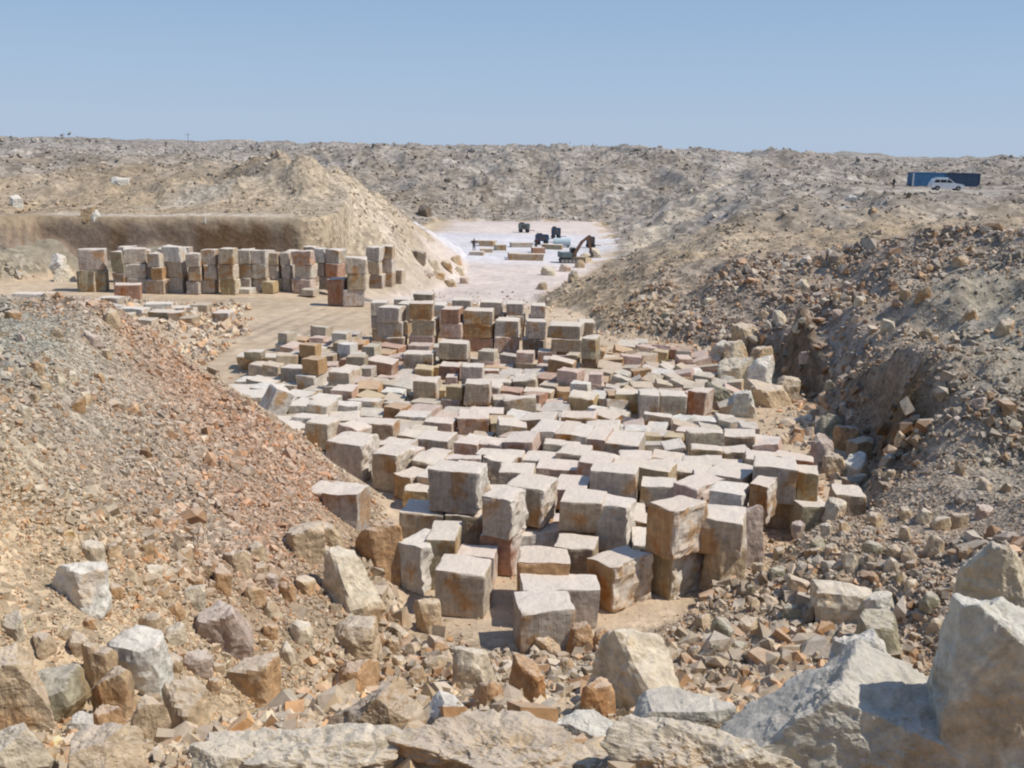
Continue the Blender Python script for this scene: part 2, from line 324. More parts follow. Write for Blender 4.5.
# ------------------------------------------------------------------ ground sheet
def zone_color(x, y, sd, z):
    c = lambda *a: np.array(a)[None, :]
    n = fbm2(x/6, y/6, 3, 91)[:, None]; n2 = fbm2(x/2.2, y/2.2, 3, 92)[:, None]
    base = c(.37, .285, .19)+n*.02
    floor = c(.51, .395, .275)+n2*.02
    out = base
    m = lambda w: np.clip(w, 0, 1)[:, None]
    # left mound: grey-tan on top, orange-tan towards the toe
    lm = sstep(-3, -5, x)*sstep(31, 28, y)
    lt = m(lm)
    xb = x+7.5+.45*(y-21)+.9*n2[:, 0]; t = m(sstep(-3.5, 2.2, xb+1.2*n[:, 0]))
    lcol = c(.34, .318, .255)*(1-t)+c(.415, .292, .205)*t
    edge = m(sstep(26.2, 27.2, y)*sstep(29, 28, y)*sstep(.2, .8, z)); lcol = lcol*(1-edge*.6)+c(.42, .345, .25)*edge*.6
    out = out*(1-lt)+lcol*lt
    # right side: darker grey brown
    rm = m(sstep(4, 12, x)*sstep(85, 60, y)); out = out*(1-rm)+(c(.335, .268, .205)+n2*.02)*rm
    rf = m(sstep(10, 16, x-.25*(y-30))*sstep(56, 40, y)*sstep(20, 26, y)); out = out*(1-rf*.8)+(c(.30, .268, .205)+n2*.015)*rf*.8
    cut = m(sstep(2, 6, x)*(bump(y, 31, 4)+bump(y, 43, 4.5))*sstep(1.6, .9, sd)*sstep(-.2, .1, sd)); out = out*(1-cut)+(c(.17, .12, .075)+n2*.02)*cut  # cut faces: brown dirt darkened further, their shade put into the colour
    # foreground
    fg = m(sstep(18, 13, y)); out = out*(1-fg)+(c(.46, .35, .225)+n2*.03)*fg
    # far waste heaps, lightened and greyed: distance haze put into the ground colour
    far = m(sstep(75, 150, y)*sstep(.3, 1.5, sd)); out = out*(1-far)+(c(.295, .252, .205)+n*.05+n2*.02)*far
    far2 = m(sstep(170, 300, y)); out = out*(1-far2)+(c(.285, .255, .222)+n*.035)*far2
    cone = m(bump(x, -12, 8)*bump(y, 90, 16)*sstep(FARZ+.05, FARZ+.6, z)); conec = (c(.44, .365, .27)+n2*.04)
    pitm = m(sstep(.3, -.3, sd)*sstep(.45, .15, z)); out = out*(1-pitm)+floor*pitm
    pan = m(sstep(.5, -1.5, sd+1.5*n2[:, 0]*sstep(90, 110, y))*sstep(64, 78, y)*sstep(-12.5, -9, x)); out = out*(1-pan)+c(.60, .51, .45)*pan
    pan = pan
    pan2 = m(sstep(.5, -2, sd+3.5*n2[:, 0]+2*n[:, 0])*sstep(108, 120, y+2*n2[:, 0])*sstep(160, 150, y)); out = out*(1-pan2)+c(.60, .57, .57)*pan2
    out = out*(1-cone)+conec*cone
    road = m(bump(y-76.5-.0*x, 3.2, 1.6)*sstep(-36, -34, x)*sstep(-16, -18, x)); out = out*(1-road)+c(.50, .42, .33)*road
    dd = x+13.0-.006*np.maximum(y-42, 0)**2; rut = sum(bump(dd, o_, .22) for o_ in (-1.6, -.7, .5, 1.5))*sstep(36, 40, y)*sstep(67, 62, y)+sum(bump(y, 64.5+o_+.05*x, .3) for o_ in (-1.4, -.4, 1.1, 2.2))*sstep(-12, -14, x)
    rut = m(rut*(.6+.5*n2[:, 0])*sstep(.3, -.3, sd)); out = out*(1-.28*rut)
    rx = m(bump(x, .36*(y-150)+20, 1.5+.004*y)*sstep(120, 135, y)*sstep(215, 200, y)); out = out*(1-rx)+c(.43, .365, .28)*rx
    r2 = m(bump(y, 90+.9*(x+26), 3.0)*sstep(-32, -28, x)*sstep(-16, -20, x)*.8); out = out*(1-r2)+c(.46, .40, .32)*r2
    ta = m(sstep(-22.5, -23.5, x)*sstep(64, 66, y)*sstep(80, 78, y)*sstep(.15, .5, z)*sstep(3.7, 3.4, z)); out = out*(1-ta)+(c(.31, .265, .195)+n2*.04)*ta
    pad = m(bump(x, 68, 12)*bump(y, 168, 9)*.7); out = out*(1-pad)+c(.42, .38, .32)*pad
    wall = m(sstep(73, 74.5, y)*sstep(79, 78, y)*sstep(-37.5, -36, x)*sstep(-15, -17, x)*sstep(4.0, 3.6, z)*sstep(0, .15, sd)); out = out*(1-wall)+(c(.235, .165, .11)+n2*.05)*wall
    return np.clip(out, .03, .8)
def grade(pairs):
    out = []
    for a, b, st in pairs: out += list(np.arange(a, b, st))
    return np.array(out)
ys = grade([(-12, 4, 1.0), (4, 20, .14), (20, 34, .18), (34, 60, .3), (60, 74, .45), (74, 80, .12), (80, 120, .6), (120, 180, .9), (180, 320, 1.5), (320, 600, 8), (600, 2600, 60)])
xs = grade([(-1500, -300, 80), (-300, -110, 9), (-110, -45, 1.2), (-45, -18, .35), (-18, 20, .17), (20, 45, .35), (45, 110, 1.2), (110, 300, 9), (300, 1501, 80)])
GX, GY = np.meshgrid(xs, ys)
gx, gy = GX.ravel(), GY.ravel()
gz = terrain(gx, gy); gsd = pit_sd(gx, gy)
gz = gz*(1-sstep(450, 700, gy))+9.6*sstep(450, 700, gy)
nx, ny = len(xs), len(ys)
ii = (np.arange(ny-1)[:, None]*nx+np.arange(nx-1)[None, :]).ravel()
quads = np.stack([ii, ii+1, ii+nx+1, ii+nx], 1)
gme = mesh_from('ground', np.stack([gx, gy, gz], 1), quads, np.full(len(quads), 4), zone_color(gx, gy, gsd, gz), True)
ra = gme.attributes.new('rub', 'FLOAT', 'POINT')
rub = np.maximum(sstep(-.8, .8, gsd), sstep(.15, .5, gz))*.9+.08
wallm = sstep(73, 75, gy)*sstep(80, 78, gy)*sstep(-37.5, -36, gx)*sstep(-15, -17, gx); rub = rub*(1-.7*wallm)
ra.data.foreach_set('value', rub.astype(np.float32))
g = link('ground', gme, MG); tag(g, kind='structure')

# ------------------------------------------------------------------ rubble (nobody could count it)
CUBEV = np.array([(x, y, z) for x in (-1, 1) for y in (-1, 1) for z in (-1, 1)], float)*.62
CUBEF = np.array([(0, 1, 3, 2), (4, 6, 7, 5), (0, 4, 5, 1), (2, 3, 7, 6), (0, 2, 6, 4), (1, 5, 7, 3)])
def rot_random(n, rg, tilt=1.0):
    q = rg.normal(size=(n, 4)); q /= np.linalg.norm(q, axis=1)[:, None]
    w, x, y, z = q.T
    return np.stack([np.stack([1-2*(y*y+z*z), 2*(x*y-z*w), 2*(x*z+y*w)], 1), np.stack([2*(x*y+z*w), 1-2*(x*x+z*z), 2*(y*z-x*w)], 1), np.stack([2*(x*z-y*w), 2*(y*z+x*w), 1-2*(x*x+y*y)], 1)], 1)
def scatter(name, x, y, size, cols, label, cat):
    n = len(x); rg = np.random.default_rng(len(name)*7+n)
    z = terrain(x, y); Vs, Fs, Ns, Cs = [], [], [], []; off = 0
    kind = rg.random(n) < .55
    for k, (BV, BF) in enumerate(((CUBEV, CUBEF), ico(1))):
        s = kind if k == 0 else ~kind; m = s.sum()
        if not m: continue
        BV = np.asarray(BV)
        P = BV[None]*(1+rg.uniform(-.22, .22, (m, len(BV), 1)))+rg.uniform(-.13, .13, (m, len(BV), 3))
        P = P*rg.uniform([.6, .5, .32], [1.2, 1., .8], (m, 3))[:, None, :]
        P = np.einsum('mij,mvj->mvi', rot_random(m, rg), P)
        P = P*size[s][:, None, None]*.62
        P[:, :, 0] += x[s][:, None]; P[:, :, 1] += y[s][:, None]; P[:, :, 2] += (z[s]+size[s]*.12)[:, None]
        Vs.append(P.reshape(-1, 3)); idx = (np.arange(m)*len(BV))[:, None, None]+BF[None]+off
        Fs.append(idx.reshape(-1)); Ns.append(np.full(m*len(BF), BF.shape[1])); off += m*len(BV)
        Cs.append(np.repeat(cols[s], len(BV), 0))
    me = mesh_from(name, np.vstack(Vs), np.concatenate(Fs), np.concatenate(Ns), np.vstack(Cs))
    o = link(name, me, MS); tag(o, label, cat, kind='stuff'); return o
def wedge(n, r0_, r1, a0=-33, a1=33, rg=RNG):
    r = np.exp(rg.uniform(math.log(r0_), math.log(r1), n)); a = np.radians(rg.uniform(a0, a1, n)); return r*np.sin(a), r*np.cos(a), r
def pal(x, y, sd, z, rg):
    b = zone_color(x, y, sd, z); n = len(x)
    v = rg.lognormal(0, .20, n)[:, None]; b = b*v*1.05
    pale = (rg.random(n) < .22-.14*sstep(-2, -4, x)*sstep(31, 28, y)*sstep(9, 12, y))[:, None]; lw_ = (sstep(-2, -4, x)*sstep(31, 28, y)*sstep(12, 15, y))[:, None]; b = np.where(pale, b*(.45+.2*lw_)+np.array([.60, .52, .41])*(.55-.25*lw_)*rg.uniform(.8, 1.1, n)[:, None], b)
    rust = (rg.random(n) < .22*sstep(95, 60, y))[:, None]; b = np.where(rust, b*np.array([1.08, .85, .67]), b)
    return np.clip(b, .03, .72)
def make_rubble(name, n, r0_, r1, px, cond, label, cat, smax=1.2, a0=-33, a1=33, seed=1):
    rg = np.random.default_rng(seed); x, y, r = wedge(n, r0_, r1, a0, a1, rg); sd = pit_sd(x, y); k = cond(x, y, sd, rg)
    x, y, r, sd = x[k], y[k], r[k], sd[k]
    size = np.minimum(r*rg.lognormal(math.log(px), .45, len(x))/F, smax)
    cl = np.clip(.85+.55*fbm2(x/2.5, y/2.5, 3, 123), .45, 1.5); size *= cl
    scatter(name, x, y, size, pal(x, y, sd, terrain(x, y), rg), label, cat)
slopes = lambda x, y, sd, rg: (sd > -.2+.5*rg.random(len(x)))
# every rubble field covers one stretch of slope
leftm = lambda x, y: (x < -3.2) & (y < 30)
make_rubble('rubble', 120000, 7, 34, 3.7, lambda x, y, sd, rg: leftm(x, y) & (terrain(x, y) > .12) & (y > 9.5) & (y < 26.7+.8*rg.random(len(x))), 'broken stone chips covering the left spoil mound', 'rubble', seed=2, a0=-36, a1=0)
make_rubble('rubble', 60000, 4.5, 22, 10, lambda x, y, sd, rg: (~(leftm(x, y) & (y > 9.5))) & (terrain(x, y) > .15), 'coarse broken rock covering the slope in the foreground', 'rubble', smax=.55, seed=3, a0=-36, a1=36)
make_rubble('rubble', 5200, 22, 56, 8.5, lambda x, y, sd, rg: (x > 4) & (sd > -2.7*rg.random(len(x))**.7) & (sd < 1.6*rg.random(len(x))) & ~((x < 9) & (y < 24.5)), 'head sized stones fallen along the toe of the right bank', 'rubble', smax=.6, seed=12, a0=2, a1=26)
make_rubble('rubble', 11000, 5, 19, 16, lambda x, y, sd, rg: (terrain(x, y) > .25) & (y < 17.5) & (x < 9) & ~((x < -3.2) & (y > 11.2+.8*rg.random(len(x)))) & (rg.random(len(x)) < .95-.5*sstep(2, 4, x)), 'fist to head sized tan stones heaped across the lower left foreground', 'rubble', smax=.42, seed=8, a0=-34, a1=32)
make_rubble('rubble', 110000, 17, 62, 3.8, lambda x, y, sd, rg: (x > 1.5) & (((sd > -.1) & (terrain(x, y) > .1)) | ((sd > -2.6*rg.random(len(x))**1.5) & (y < 56) & (y > 23))) & (rg.random(len(x)) > .88*np.exp(-((x-.25*(y-30)-15)/3.6)**2)*sstep(46, 40, y)*sstep(26, 29, y)) & (rg.random(len(x)) < .5+.8*sstep(-.3, .3, fbm2(x/5, y/7, 3, 207))) & ~((sd < 1.3) & (np.maximum(bump(y, 31, 3.6), bump(y, 43, 4.5)) > .5)), 'grey brown rubble covering the right bank of the pit', 'rubble', seed=4, a0=0, a1=36)
make_rubble('rubble', 38000, 60, 330, 2.1, lambda x, y, sd, rg: (sd > .4) & ~((x > -37) & (x < -15) & (y < 81)) & ~((abs(x-68) < 13) & (abs(y-170) < 12)) & (rg.random(len(x)) > .7*np.exp(-((x-.36*(y-150)-20)/(3+.01*y))**2)), 'waste rock strewn over the far spoil heaps', 'rubble', seed=5)
make_rubble('rubble', 22000, 44, 80, 4.6, lambda x, y, sd, rg: ((x < -21) & (y > 64) & (y < 79) & (sd < .1) & (terrain(x, y) > .2)) | ((x < -13.5) & (x > -32) & (y > 45) & (y < 63) & (fbm2(x/3, y/4, 3, 301) > -.25) & (x < -13.4-.12*(y-45)+1.0*fbm2(x/2, y/3, 2, 303))), 'loose stone scattered around the left yard and beside the dirt track', 'rubble', smax=.7, seed=9, a0=-32, a1=-8)
make_rubble('gravel', 14000, 18, 90, 2.6, lambda x, y, sd, rg: (sd < .3) & ((x > -14) | (rg.random(len(x)) < .12)) & (terrain(x, y) < .2) & ~((x < -8.0) & (y > 44)) , 'small stone chips littering the yard floor between the blocks', 'gravel', smax=.35, seed=6, a0=-30, a1=26)

# ------------------------------------------------------------------ quarry blocks
TOPO = {}
def shell(ts):
    key = tuple(ts)
    if key in TOPO: return TOPO[key]
    n = len(ts); ix = {}; P = []
    for i in range(n):
        for j in range(n):
            for k in range(n):
                if 0 in (i, j, k) or n-1 in (i, j, k): ix[i, j, k] = len(P); P.append((ts[i], ts[j], ts[k]))
    Fq = []
    for a in range(n-1):
        for b in range(n-1):
            e = n-1
            Fq += [(ix[a, b, 0], ix[a, b+1, 0], ix[a+1, b+1, 0], ix[a+1, b, 0]), (ix[a, b, e], ix[a+1, b, e], ix[a+1, b+1, e], ix[a, b+1, e]),
                   (ix[a, 0, b], ix[a+1, 0, b], ix[a+1, 0, b+1], ix[a, 0, b+1]), (ix[a, e, b], ix[a, e, b+1], ix[a+1, e, b+1], ix[a+1, e, b]),
                   (ix[0, a, b], ix[0, a, b+1], ix[0, a+1, b+1], ix[0, a+1, b]), (ix[e, a, b], ix[e, a+1, b], ix[e, a+1, b+1], ix[e, a, b+1])]
    TOPO[key] = (np.array(P)-.5, np.array(Fq)); return TOPO[key]
T_NEAR = [0, .035, .09, .17, .27, .38, .5, .62, .73, .83, .91, .965, 1]
T_MID = [0, .06, .17, .34, .5, .66, .83, .94, 1]
T_FAR = [0, .09, .36, .64, .91, 1]
def block_geo(W, D, H, seed, ts, rough=.5, side=None):
    """one hewn block: straight drilled faces, chipped edges; side = 'x' makes the right-hand face a rough split face"""
    rg = np.random.default_rng(seed); P0, Fq = shell(ts); dims = np.array([W, D, H])
    P = P0*dims
    nz = fbm3(P+seed*3.7, 2.3, 3, seed % 50)
    r = np.clip(.012+.06*rough*(.5+2.1*nz), .006, .2)[:, None]*min(1, min(dims)/.9)
    hi = dims/2-r
    q = np.clip(P, -hi, hi); d = P-q; L = np.linalg.norm(d, axis=1)[:, None]
    P = q+np.where(L > 1e-6, d/np.maximum(L, 1e-6)*r, 0)
    amp = .008+.016*rough
    for ax in range(3):
        face = np.abs(P0[:, ax]) > .499
        P[:, ax] += np.where(face, np.sign(P0[:, ax]), .25)*amp*fbm3(P+ax*9+seed, 2.8, 3, seed % 41)
    if side:
        ax, sg = {'x': (0, 1), 'X': (0, -1), 'y': (1, -1)}[side]; w = np.clip(P0[:, ax]*sg*2, 0, 1)**2
        P[:, ax] += sg*w*(.05*fbm3(P+seed, 3.8, 4, seed % 31, .7)-.01)
    # corners pulled out of true
    J = rg.uniform(-.032, .032, (2, 2, 2, 3))*dims*(.5+.6*rough)
    t = P0+.5
    for a in (0, 1):
        for b in (0, 1):
            for c in (0, 1):
                w = (t[:, 0] if a else 1-t[:, 0])*(t[:, 1] if b else 1-t[:, 1])*(t[:, 2] if c else 1-t[:, 2])
                P = P+w[:, None]*J[a, b, c]*np.array([1, 1, 1 if c else 0])
    P[:, 2] += H/2
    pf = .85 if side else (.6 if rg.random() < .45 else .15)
    pale = pf*np.clip(1-(.5-P0[:, 0])/.07, 0, 1)*np.clip(.8+.9*fbm3(P+seed, 4, 3, 7), 0, 1)  # right faces paler: mottled split stone plus sunlight put into the colour
    return P, Fq, pale
TONE0 = {'pale': (.50, .44, .36), 'cream': (.50, .425, .325), 'grey': (.46, .405, .35), 'pink': (.53, .39, .32), 'buff': (.46, .375, .27), 'tan': (.42, .325, .225),
        'gold': (.46, .35, .19), 'orange': (.43, .265, .13), 'rust': (.38, .21, .14), 'white': (.60, .57, .51), 'olive': (.37, .32, .215), 'dark': (.30, .24, .185)}
TONE = {k: tuple(c_ + .93*t*1.0 for t, c_ in zip(v, (.05, .04, .028))) for k, v in TONE0.items()}
BLK = []           # every block: dict
def add_block(x, y, z, W, D, H, yaw, tone, label=None, group=None, near=None, rough=.5, tilt=(0, 0), side=None, sink=.0):
    BLK.append(dict(x=x, y=y, z=z-sink, W=W, D=D, H=H, yaw=yaw, tone=tone, label=label, group=group, rough=rough, tilt=tilt, side=side))
def B(cx, cyt, wpx, H, yaw, zb, tone, label, D=1.1, rough=.5, tilt=(0, 0), side=None, sink=0):
    """front face's top edge centre at pixel (cx, cyt), its top at zb+H"""
    zt = zb+H; D *= .88; X, Y = hitz(cx, cyt, zt); dep = project(X, Y, zt)[2]; a = R(yaw)
    W = wpx*dep/F/max(.5, math.cos(a))
    X += -math.sin(a)*D/2; Y += math.cos(a)*D/2      # from front face centre to block centre
    add_block(X, Y, zb-sink, W, D, H+sink, yaw, tone, label, 'stone blocks standing in the main yard', rough=rough, tilt=tilt, side=side)
# -- the front of the yard, block by block
B(460, 573, 50, 1.0, -9, 0, 'cream', 'lone cube-shaped block with a yellow stain low on its front, nearest the left rubble', D=1.1, rough=.8)
B(474, 556, 38, .75, -8, 0, 'pink', 'low pink block hidden close behind the lone yellow-stained cube', D=.8)
B(549, 612, 56, .95, 9, 0, 'grey', 'frontmost grey block with a white top, in front of the wider grooved block', D=1.15, sink=.1)
B(561, 590, 76, .85, 2, 0, 'grey', 'wide grooved grey block directly behind the frontmost white-topped block', D=1.0)
B(543, 563, 52, 1.1, -3, 0, 'orange', 'block with a white worn top over an orange-brown front, behind the grooved block', D=1.1, rough=.8)
B(574, 548, 40, .95, -10, 0, 'tan', 'tan block with a rust streak, right behind the white-topped orange block', D=1.0)
B(541, 533, 46, .8, 24, 0, 'white', 'long narrow block with a ragged white top lying at a slant between taller blocks', D=.6, rough=1.4)
B(453, 472, 50, 1.03, -12, 1.0, 'grey', 'large grey block on the upper layer, left of the rough-sided grey cube', D=1.1, side='x')
B(421, 514, 44, .95, -6, 0, 'buff', 'buff block under the left end of the large upper grey block', D=1.2)
B(464, 515, 38, 1.0, -6, 0, 'tan', 'tan block under the right end of the large upper grey block', D=1.2)
B(497, 498, 31, .95, -24, .95, 'grey', 'grey cube with a ragged white right side, on top of a rust-red block', D=1.05, side='x', rough=.9)
B(497, 536, 33, .95, -20, 0, 'rust', 'dark rust-red block under the ragged grey cube', D=1.1, side='x', rough=.8)
B(524, 487, 38, .95, -22, .9, 'buff', 'buff block with an orange front strip, behind the ragged grey cube', D=1.2, side='x')
B(522, 522, 34, .9, -22, 0, 'orange', 'orange block under the buff block with the orange strip', D=1.2)
B(581, 502, 42, .75, -12, .9, 'buff', 'flat-topped buff block on the upper layer, left of the leaning grey block', D=1.1)
B(582, 528, 44, .9, -12, 0, 'dark', 'shaded brown block under the flat-topped buff block', D=1.1)
B(612, 507, 33, 1.1, -16, .5, 'grey', 'tall grey block with a ragged right side, left of the orange two-high stack', D=1.0, side='x', rough=.9)
B(613, 544, 34, .55, -16, 0, 'dark', 'dark low block under the tall ragged grey block', D=1.0)
B(661, 508, 25, 1.08, -47, 1.08, 'orange', 'upper block of the two-high stack, orange front and mottled white right side', D=1.25, side='x', rough=.6)
B(660, 549, 25, 1.08, -47, 0, 'gold', 'lower block of the orange and white two-high stack', D=1.25, side='x', rough=.6)
B(721, 521, 40, .8, -18, 1.0, 'cream', 'cream block with rusty lower edge, on the upper layer right of the orange stack', D=1.3, rough=.8)
B(722, 548, 40, 1.0, -18, 0, 'grey', 'grey block under the rusty-edged cream block right of the orange stack', D=1.2)
B(601, 562, 25, 1.05, -48, 0, 'orange', 'pyramid-topped block, orange front and pale rough right side, left of the orange stack', D=1.35, side='x', rough=1.0)
B(613, 473, 46, .8, -10, .6, 'grey', 'smooth grey block with a clean white rim standing clear behind the front stacks', D=1.0)
B(613, 497, 44, .6, -10, 0, 'dark', 'shaded block under the smooth grey block with the white rim', D=1.0)
B(659, 487, 36, .55, -8, .6, 'pale', 'low pale block just right of the smooth grey block', D=1.0)
B(684, 485, 20, .75, -46, .6, 'pink', 'pink-topped block with an orange right side, behind the orange stack', D=1.5, side='x')
B(723, 476, 36, .7, -30, .6, 'cream', 'broad flat cream block, left neighbour of the tall L-shaped pair', D=1.6)
B(640, 468, 56, .65, -20, .5, 'gold', 'long golden-topped block lying behind the smooth grey block', D=1.1, rough=.8)
B(593, 463, 32, .6, -16, .5, 'pink', 'pink block at the left end of the long golden block', D=1.0)
B(776, 468, 42, .95, -12, .8, 'pale', 'pale tall block with a broad flat top at the right end of the yard', D=1.3)
B(777, 500, 42, .8, -12, 0, 'tan', 'tan block under the pale broad-topped block at the yard\'s right end', D=1.2)
B(809, 474, 20, .9, -12, .75, 'gold', 'narrow golden block touching the right side of the pale broad-topped block', D=1.0)
B(726, 492, 30, .55, -22, 1.0, 'white', 'small white-topped block with a rusty right side, above the rough slab', D=1.0, side='x')
B(760, 486, 18, .95, -26, .75, 'orange', 'narrow orange-faced block with a white right side, left of the tall pale block', D=1.0, side='x')
B(817, 507, 30, .95, 6, 0, 'olive', 'olive-tinted block at the foot of the yard\'s right end', D=1.0, rough=.8)
B(852, 496, 30, .85, -6, 0, 'tan', 'tan block standing furthest right, against the rubble bank', D=1.1, rough=.7)
B(344, 444, 38, 1.15, -16, 0, 'grey', 'grey block with orange stained corner, left of a similar pair beside the left mound', D=1.1, side='x')
B(384, 454, 27, 1.1, -26, 0, 'buff', 'grey-buff block with a pale right side, second beside the left mound', D=1.2, side='x')
B(402, 476, 18, .7, -32, 0, 'orange', 'small orange block with a pale split side, right of the mound-side pair', D=1.0, side='x', rough=1.0)
B(415, 491, 24, .55, -8, 0, 'gold', 'small rounded yellowish block left of the large upper grey block', D=.8, rough=1.5)
B(340, 494, 36, 1.05, -12, .55, 'grey', 'grey block half buried in the toe of the left mound', D=1.0, rough=.8)
B(314, 491, 22, .8, -20, .75, 'tan', 'small tan block buried behind the half-buried grey block', D=.9, rough=.9)
B(441, 541, 30, 1.15, -4, 0, 'olive', 'olive-grey block with a flat top behind the lone yellow-stained cube, left', D=1.5, rough=.7)
B(410, 545, 26, 1.1, -28, 0, 'white', 'pale block with a rusty left face, between the leaning slab and olive block', D=1.2, rough=.9, side='x')
B(374, 424, 40, .72, -6, 0, 'tan', 'long brown-fronted block lying behind the mound-side pair', D=.9)
B(430, 440, 34, .6, -14, 0, 'pale', 'pale slab-like block with an orange left end, centre of the yard', D=1.3)
B(430, 456, 22, .5, -22, 0, 'buff', 'small buff block in front of the pale slab with the orange end', D=1.0)
B(454, 464, 32, .4, -12, 0, 'pink', 'low pink block with a dark red underside, behind the large upper grey block', D=1.2)
B(499, 456, 46, .6, -8, .1, 'tan', 'long tan block with a straight front, middle of the yard', D=.9)
B(542, 432, 25, .95, -14, .0, 'grey', 'left end of the pale-topped row of five, plain grey front', D=1.9)
B(563, 434, 16, .95, -14, .0, 'orange', 'second in the pale-topped row of five, striped orange front', D=1.9)
B(579, 436, 16, .95, -14, .0, 'grey', 'third in the pale-topped row of five, narrow grey front', D=1.8)
B(596, 439, 18, .9, -14, .0, 'pink', 'fourth in the pale-topped row of five, reddish front', D=1.8)
B(622, 444, 34, .8, -14, .0, 'pale', 'right end of the pale-topped row of five, widest top', D=1.7)
B(540, 461, 38, .5, -12, .1, 'pale', 'flat pale block just before the pale-topped row of five', D=1.2)
B(560, 470, 50, .5, -8, .15, 'pink', 'wide flat pinkish block, left of the golden-topped long block', D=1.2)
B(568, 490, 34, .55, -12, .45, 'pink', 'flat pink block directly left of the smooth grey block with white rim', D=1.5)
B(516, 472, 36, .55, -6, .3, 'cream', 'cream block behind the buff block with the orange strip', D=1.0)
B(477, 384, 25, .8, -3, .35, 'buff', 'clean cube-like buff block standing above the flat slabs mid yard', D=1.0)
B(425, 381, 24, .75, -6, .2, 'tan', 'boxy tan block left of the clean buff cube mid yard', D=1.0)
B(472, 367, 22, .75, -4, .3, 'grey', 'boxy grey block behind the clean buff cube', D=1.0)
B(449, 366, 21, .6, -6, .3, 'rust', 'reddish block just left of the boxy grey block', D=1.0)
B(451, 377, 12, .55, -4, .1, 'pink', 'very small pale pink block between two boxy blocks mid yard', D=.7)
B(491, 371, 15, .5, -4, .1, 'rust', 'small reddish block at the right of the boxy grey block', D=.8)
B(418, 354, 30, .85, -6, .1, 'cream', 'long cream-topped block at the foot of the middle stacks', D=1.0)
B(453, 343, 29, .72, -6, .72, 'buff', 'buff block perched on another in front of the red-topped stack', D=1.0)
B(453, 357, 29, .72, -6, 0, 'dark', 'shaded block under the perched buff block', D=1.0)
B(627, 394, 23, .75, -3, 0, 'gold', 'golden left block of the three boxy blocks in the right yard', D=1.0)
B(650, 395, 20, .95, -3, 0, 'grey', 'grey middle block of the three boxy blocks in the right yard', D=1.2)
B(674, 396, 27, .9, -3, 0, 'pale', 'pale right block of the three boxy blocks in the right yard', D=1.2)
B(697, 392, 16, .95, -30, 0, 'rust', 'reddish rough block leaning at the right of the three boxy blocks', D=1.0, rough=1.2)
B(549, 359, 12, .5, -5, .1, 'grey', 'small grey block in front of the two-high grey stack', D=.8)
B(547, 352, 18, .6, -4, 0, 'pink', 'pink block at the foot of the broad three-high stack, left', D=1.0)
B(565, 356, 20, .45, -4, 0, 'pink', 'flat pink block just right of another at the foot of the broad stack', D=1.0)
# white slabs at the left
B(248, 398, 34, .5, 12, 0, 'white', 'bright white slab lying flat, leftmost of the white slabs by the mound', D=1.6)
B(304, 406, 32, .5, -8, 0, 'white', 'bright white slab lying flat, right of the tilted white slab', D=1.5)
B(292, 396, 26, .5, -16, 0, 'white', 'white slab lying flat, partly behind the tilted white slab', D=1.2)
B(322, 399, 26, .55, -10, 0, 'white', 'small white block at the right end of the white slabs', D=1.0)
B(272, 388, 17, 1.15, 34, .1, 'white', 'tilted white slab standing on its edge among the flat white slabs', D=.9, tilt=(8, 24))
B(278, 424, 36, .4, -10, 0, 'cream', 'cream slab lying flat in front of the tilted white slab', D=1.3)
B(318, 430, 36, .45, -12, 0, 'pale', 'pale flat slab in front of the long brown-fronted block\'s left end', D=1.3)
B(261, 357, 50, .6, -2, 0, 'buff', 'long rounded buff slab lying beside the dirt track', D=1.2, rough=1.5)
B(253, 352, 18, .35, 0, .6, 'olive', 'small olive block resting on the long rounded buff slab', D=.8, rough=1.2)

# -- two- and three-high stacks at the back of the main yard
def stack(x0, x1, yt, yb, n, tones, yaw=0, D=1.15, who='', grp='stacked blocks at the back of the main yard', hmax=None, sink=0, offs=0):
    cx = (x0+x1)/2; X, Y = hitz(cx, yb, 0); zb0 = float(floor_z(np.float64(X), np.float64(Y))) if False else 0.0
    dep = project(X, Y, 0)[2]; W = (x1-x0)*dep/F/max(.6, math.cos(R(yaw)))
    d1 = ray(cx, yt); t = Y/d1[1]; Ht = CAMZ+d1[2]*t; H = Ht/n
    a = R(yaw); X += -math.sin(a)*D/2; Y += math.cos(a)*D/2
    pos = ['bottom', 'top'] if n == 2 else ['bottom', 'middle', 'top'] if n == 3 else ['only'] if n == 1 else ['bottom', 'second', 'third', 'top']
    rg = random.Random(int(x0*7+yb))
    for i in range(n):
        w = W*rg.uniform(.84, 1.04); tn = tones[i % len(tones)]
        lab = f'{tn} stone block, {pos[i]} of {who}' if n > 1 else f'{tn} stone block, {who}'
        add_block(X+rg.uniform(-.13, .13)+offs, Y+rg.uniform(-.12, .12), i*H-(sink if i == 0 else 0), w, D, H+(sink if i == 0 else 0), yaw+rg.uniform(-7, 7), tn, lab, grp, rough=.6 if 'main' in grp else 1.2)
S = stack
S(369, 385, 303, 342, 3, ['dark', 'grey', 'pale'], -4, who='the first stack at the back, at its left corner')
S(378, 402, 308, 352, 3, ['dark', 'grey', 'pale'], -6, who='the grey stack at the left front of the back stacks')
S(408, 433, 304, 352, 3, ['pink', 'buff', 'orange'], -8, who='the stack with an orange cap, right of the grey one')
S(440, 459, 309, 352, 3, ['dark', 'pink', 'rust'], -10, who='the narrow reddish stack beside the orange-capped one')
S(461, 494, 311, 352, 3, ['rust', 'orange', 'buff'], -3, who='the wide orange-banded stack in the middle')
S(496, 520, 321, 353, 2, ['pink', 'grey'], -3, who='the left of two plain two-high stacks')
S(522, 544, 322, 358, 2, ['dark', 'grey'], -3, who='the right of two plain two-high stacks')
S(549, 581, 326, 365, 3, ['rust', 'tan', 'buff'], -8, D=1.3, who='the broad stack at the right end of the back stacks')
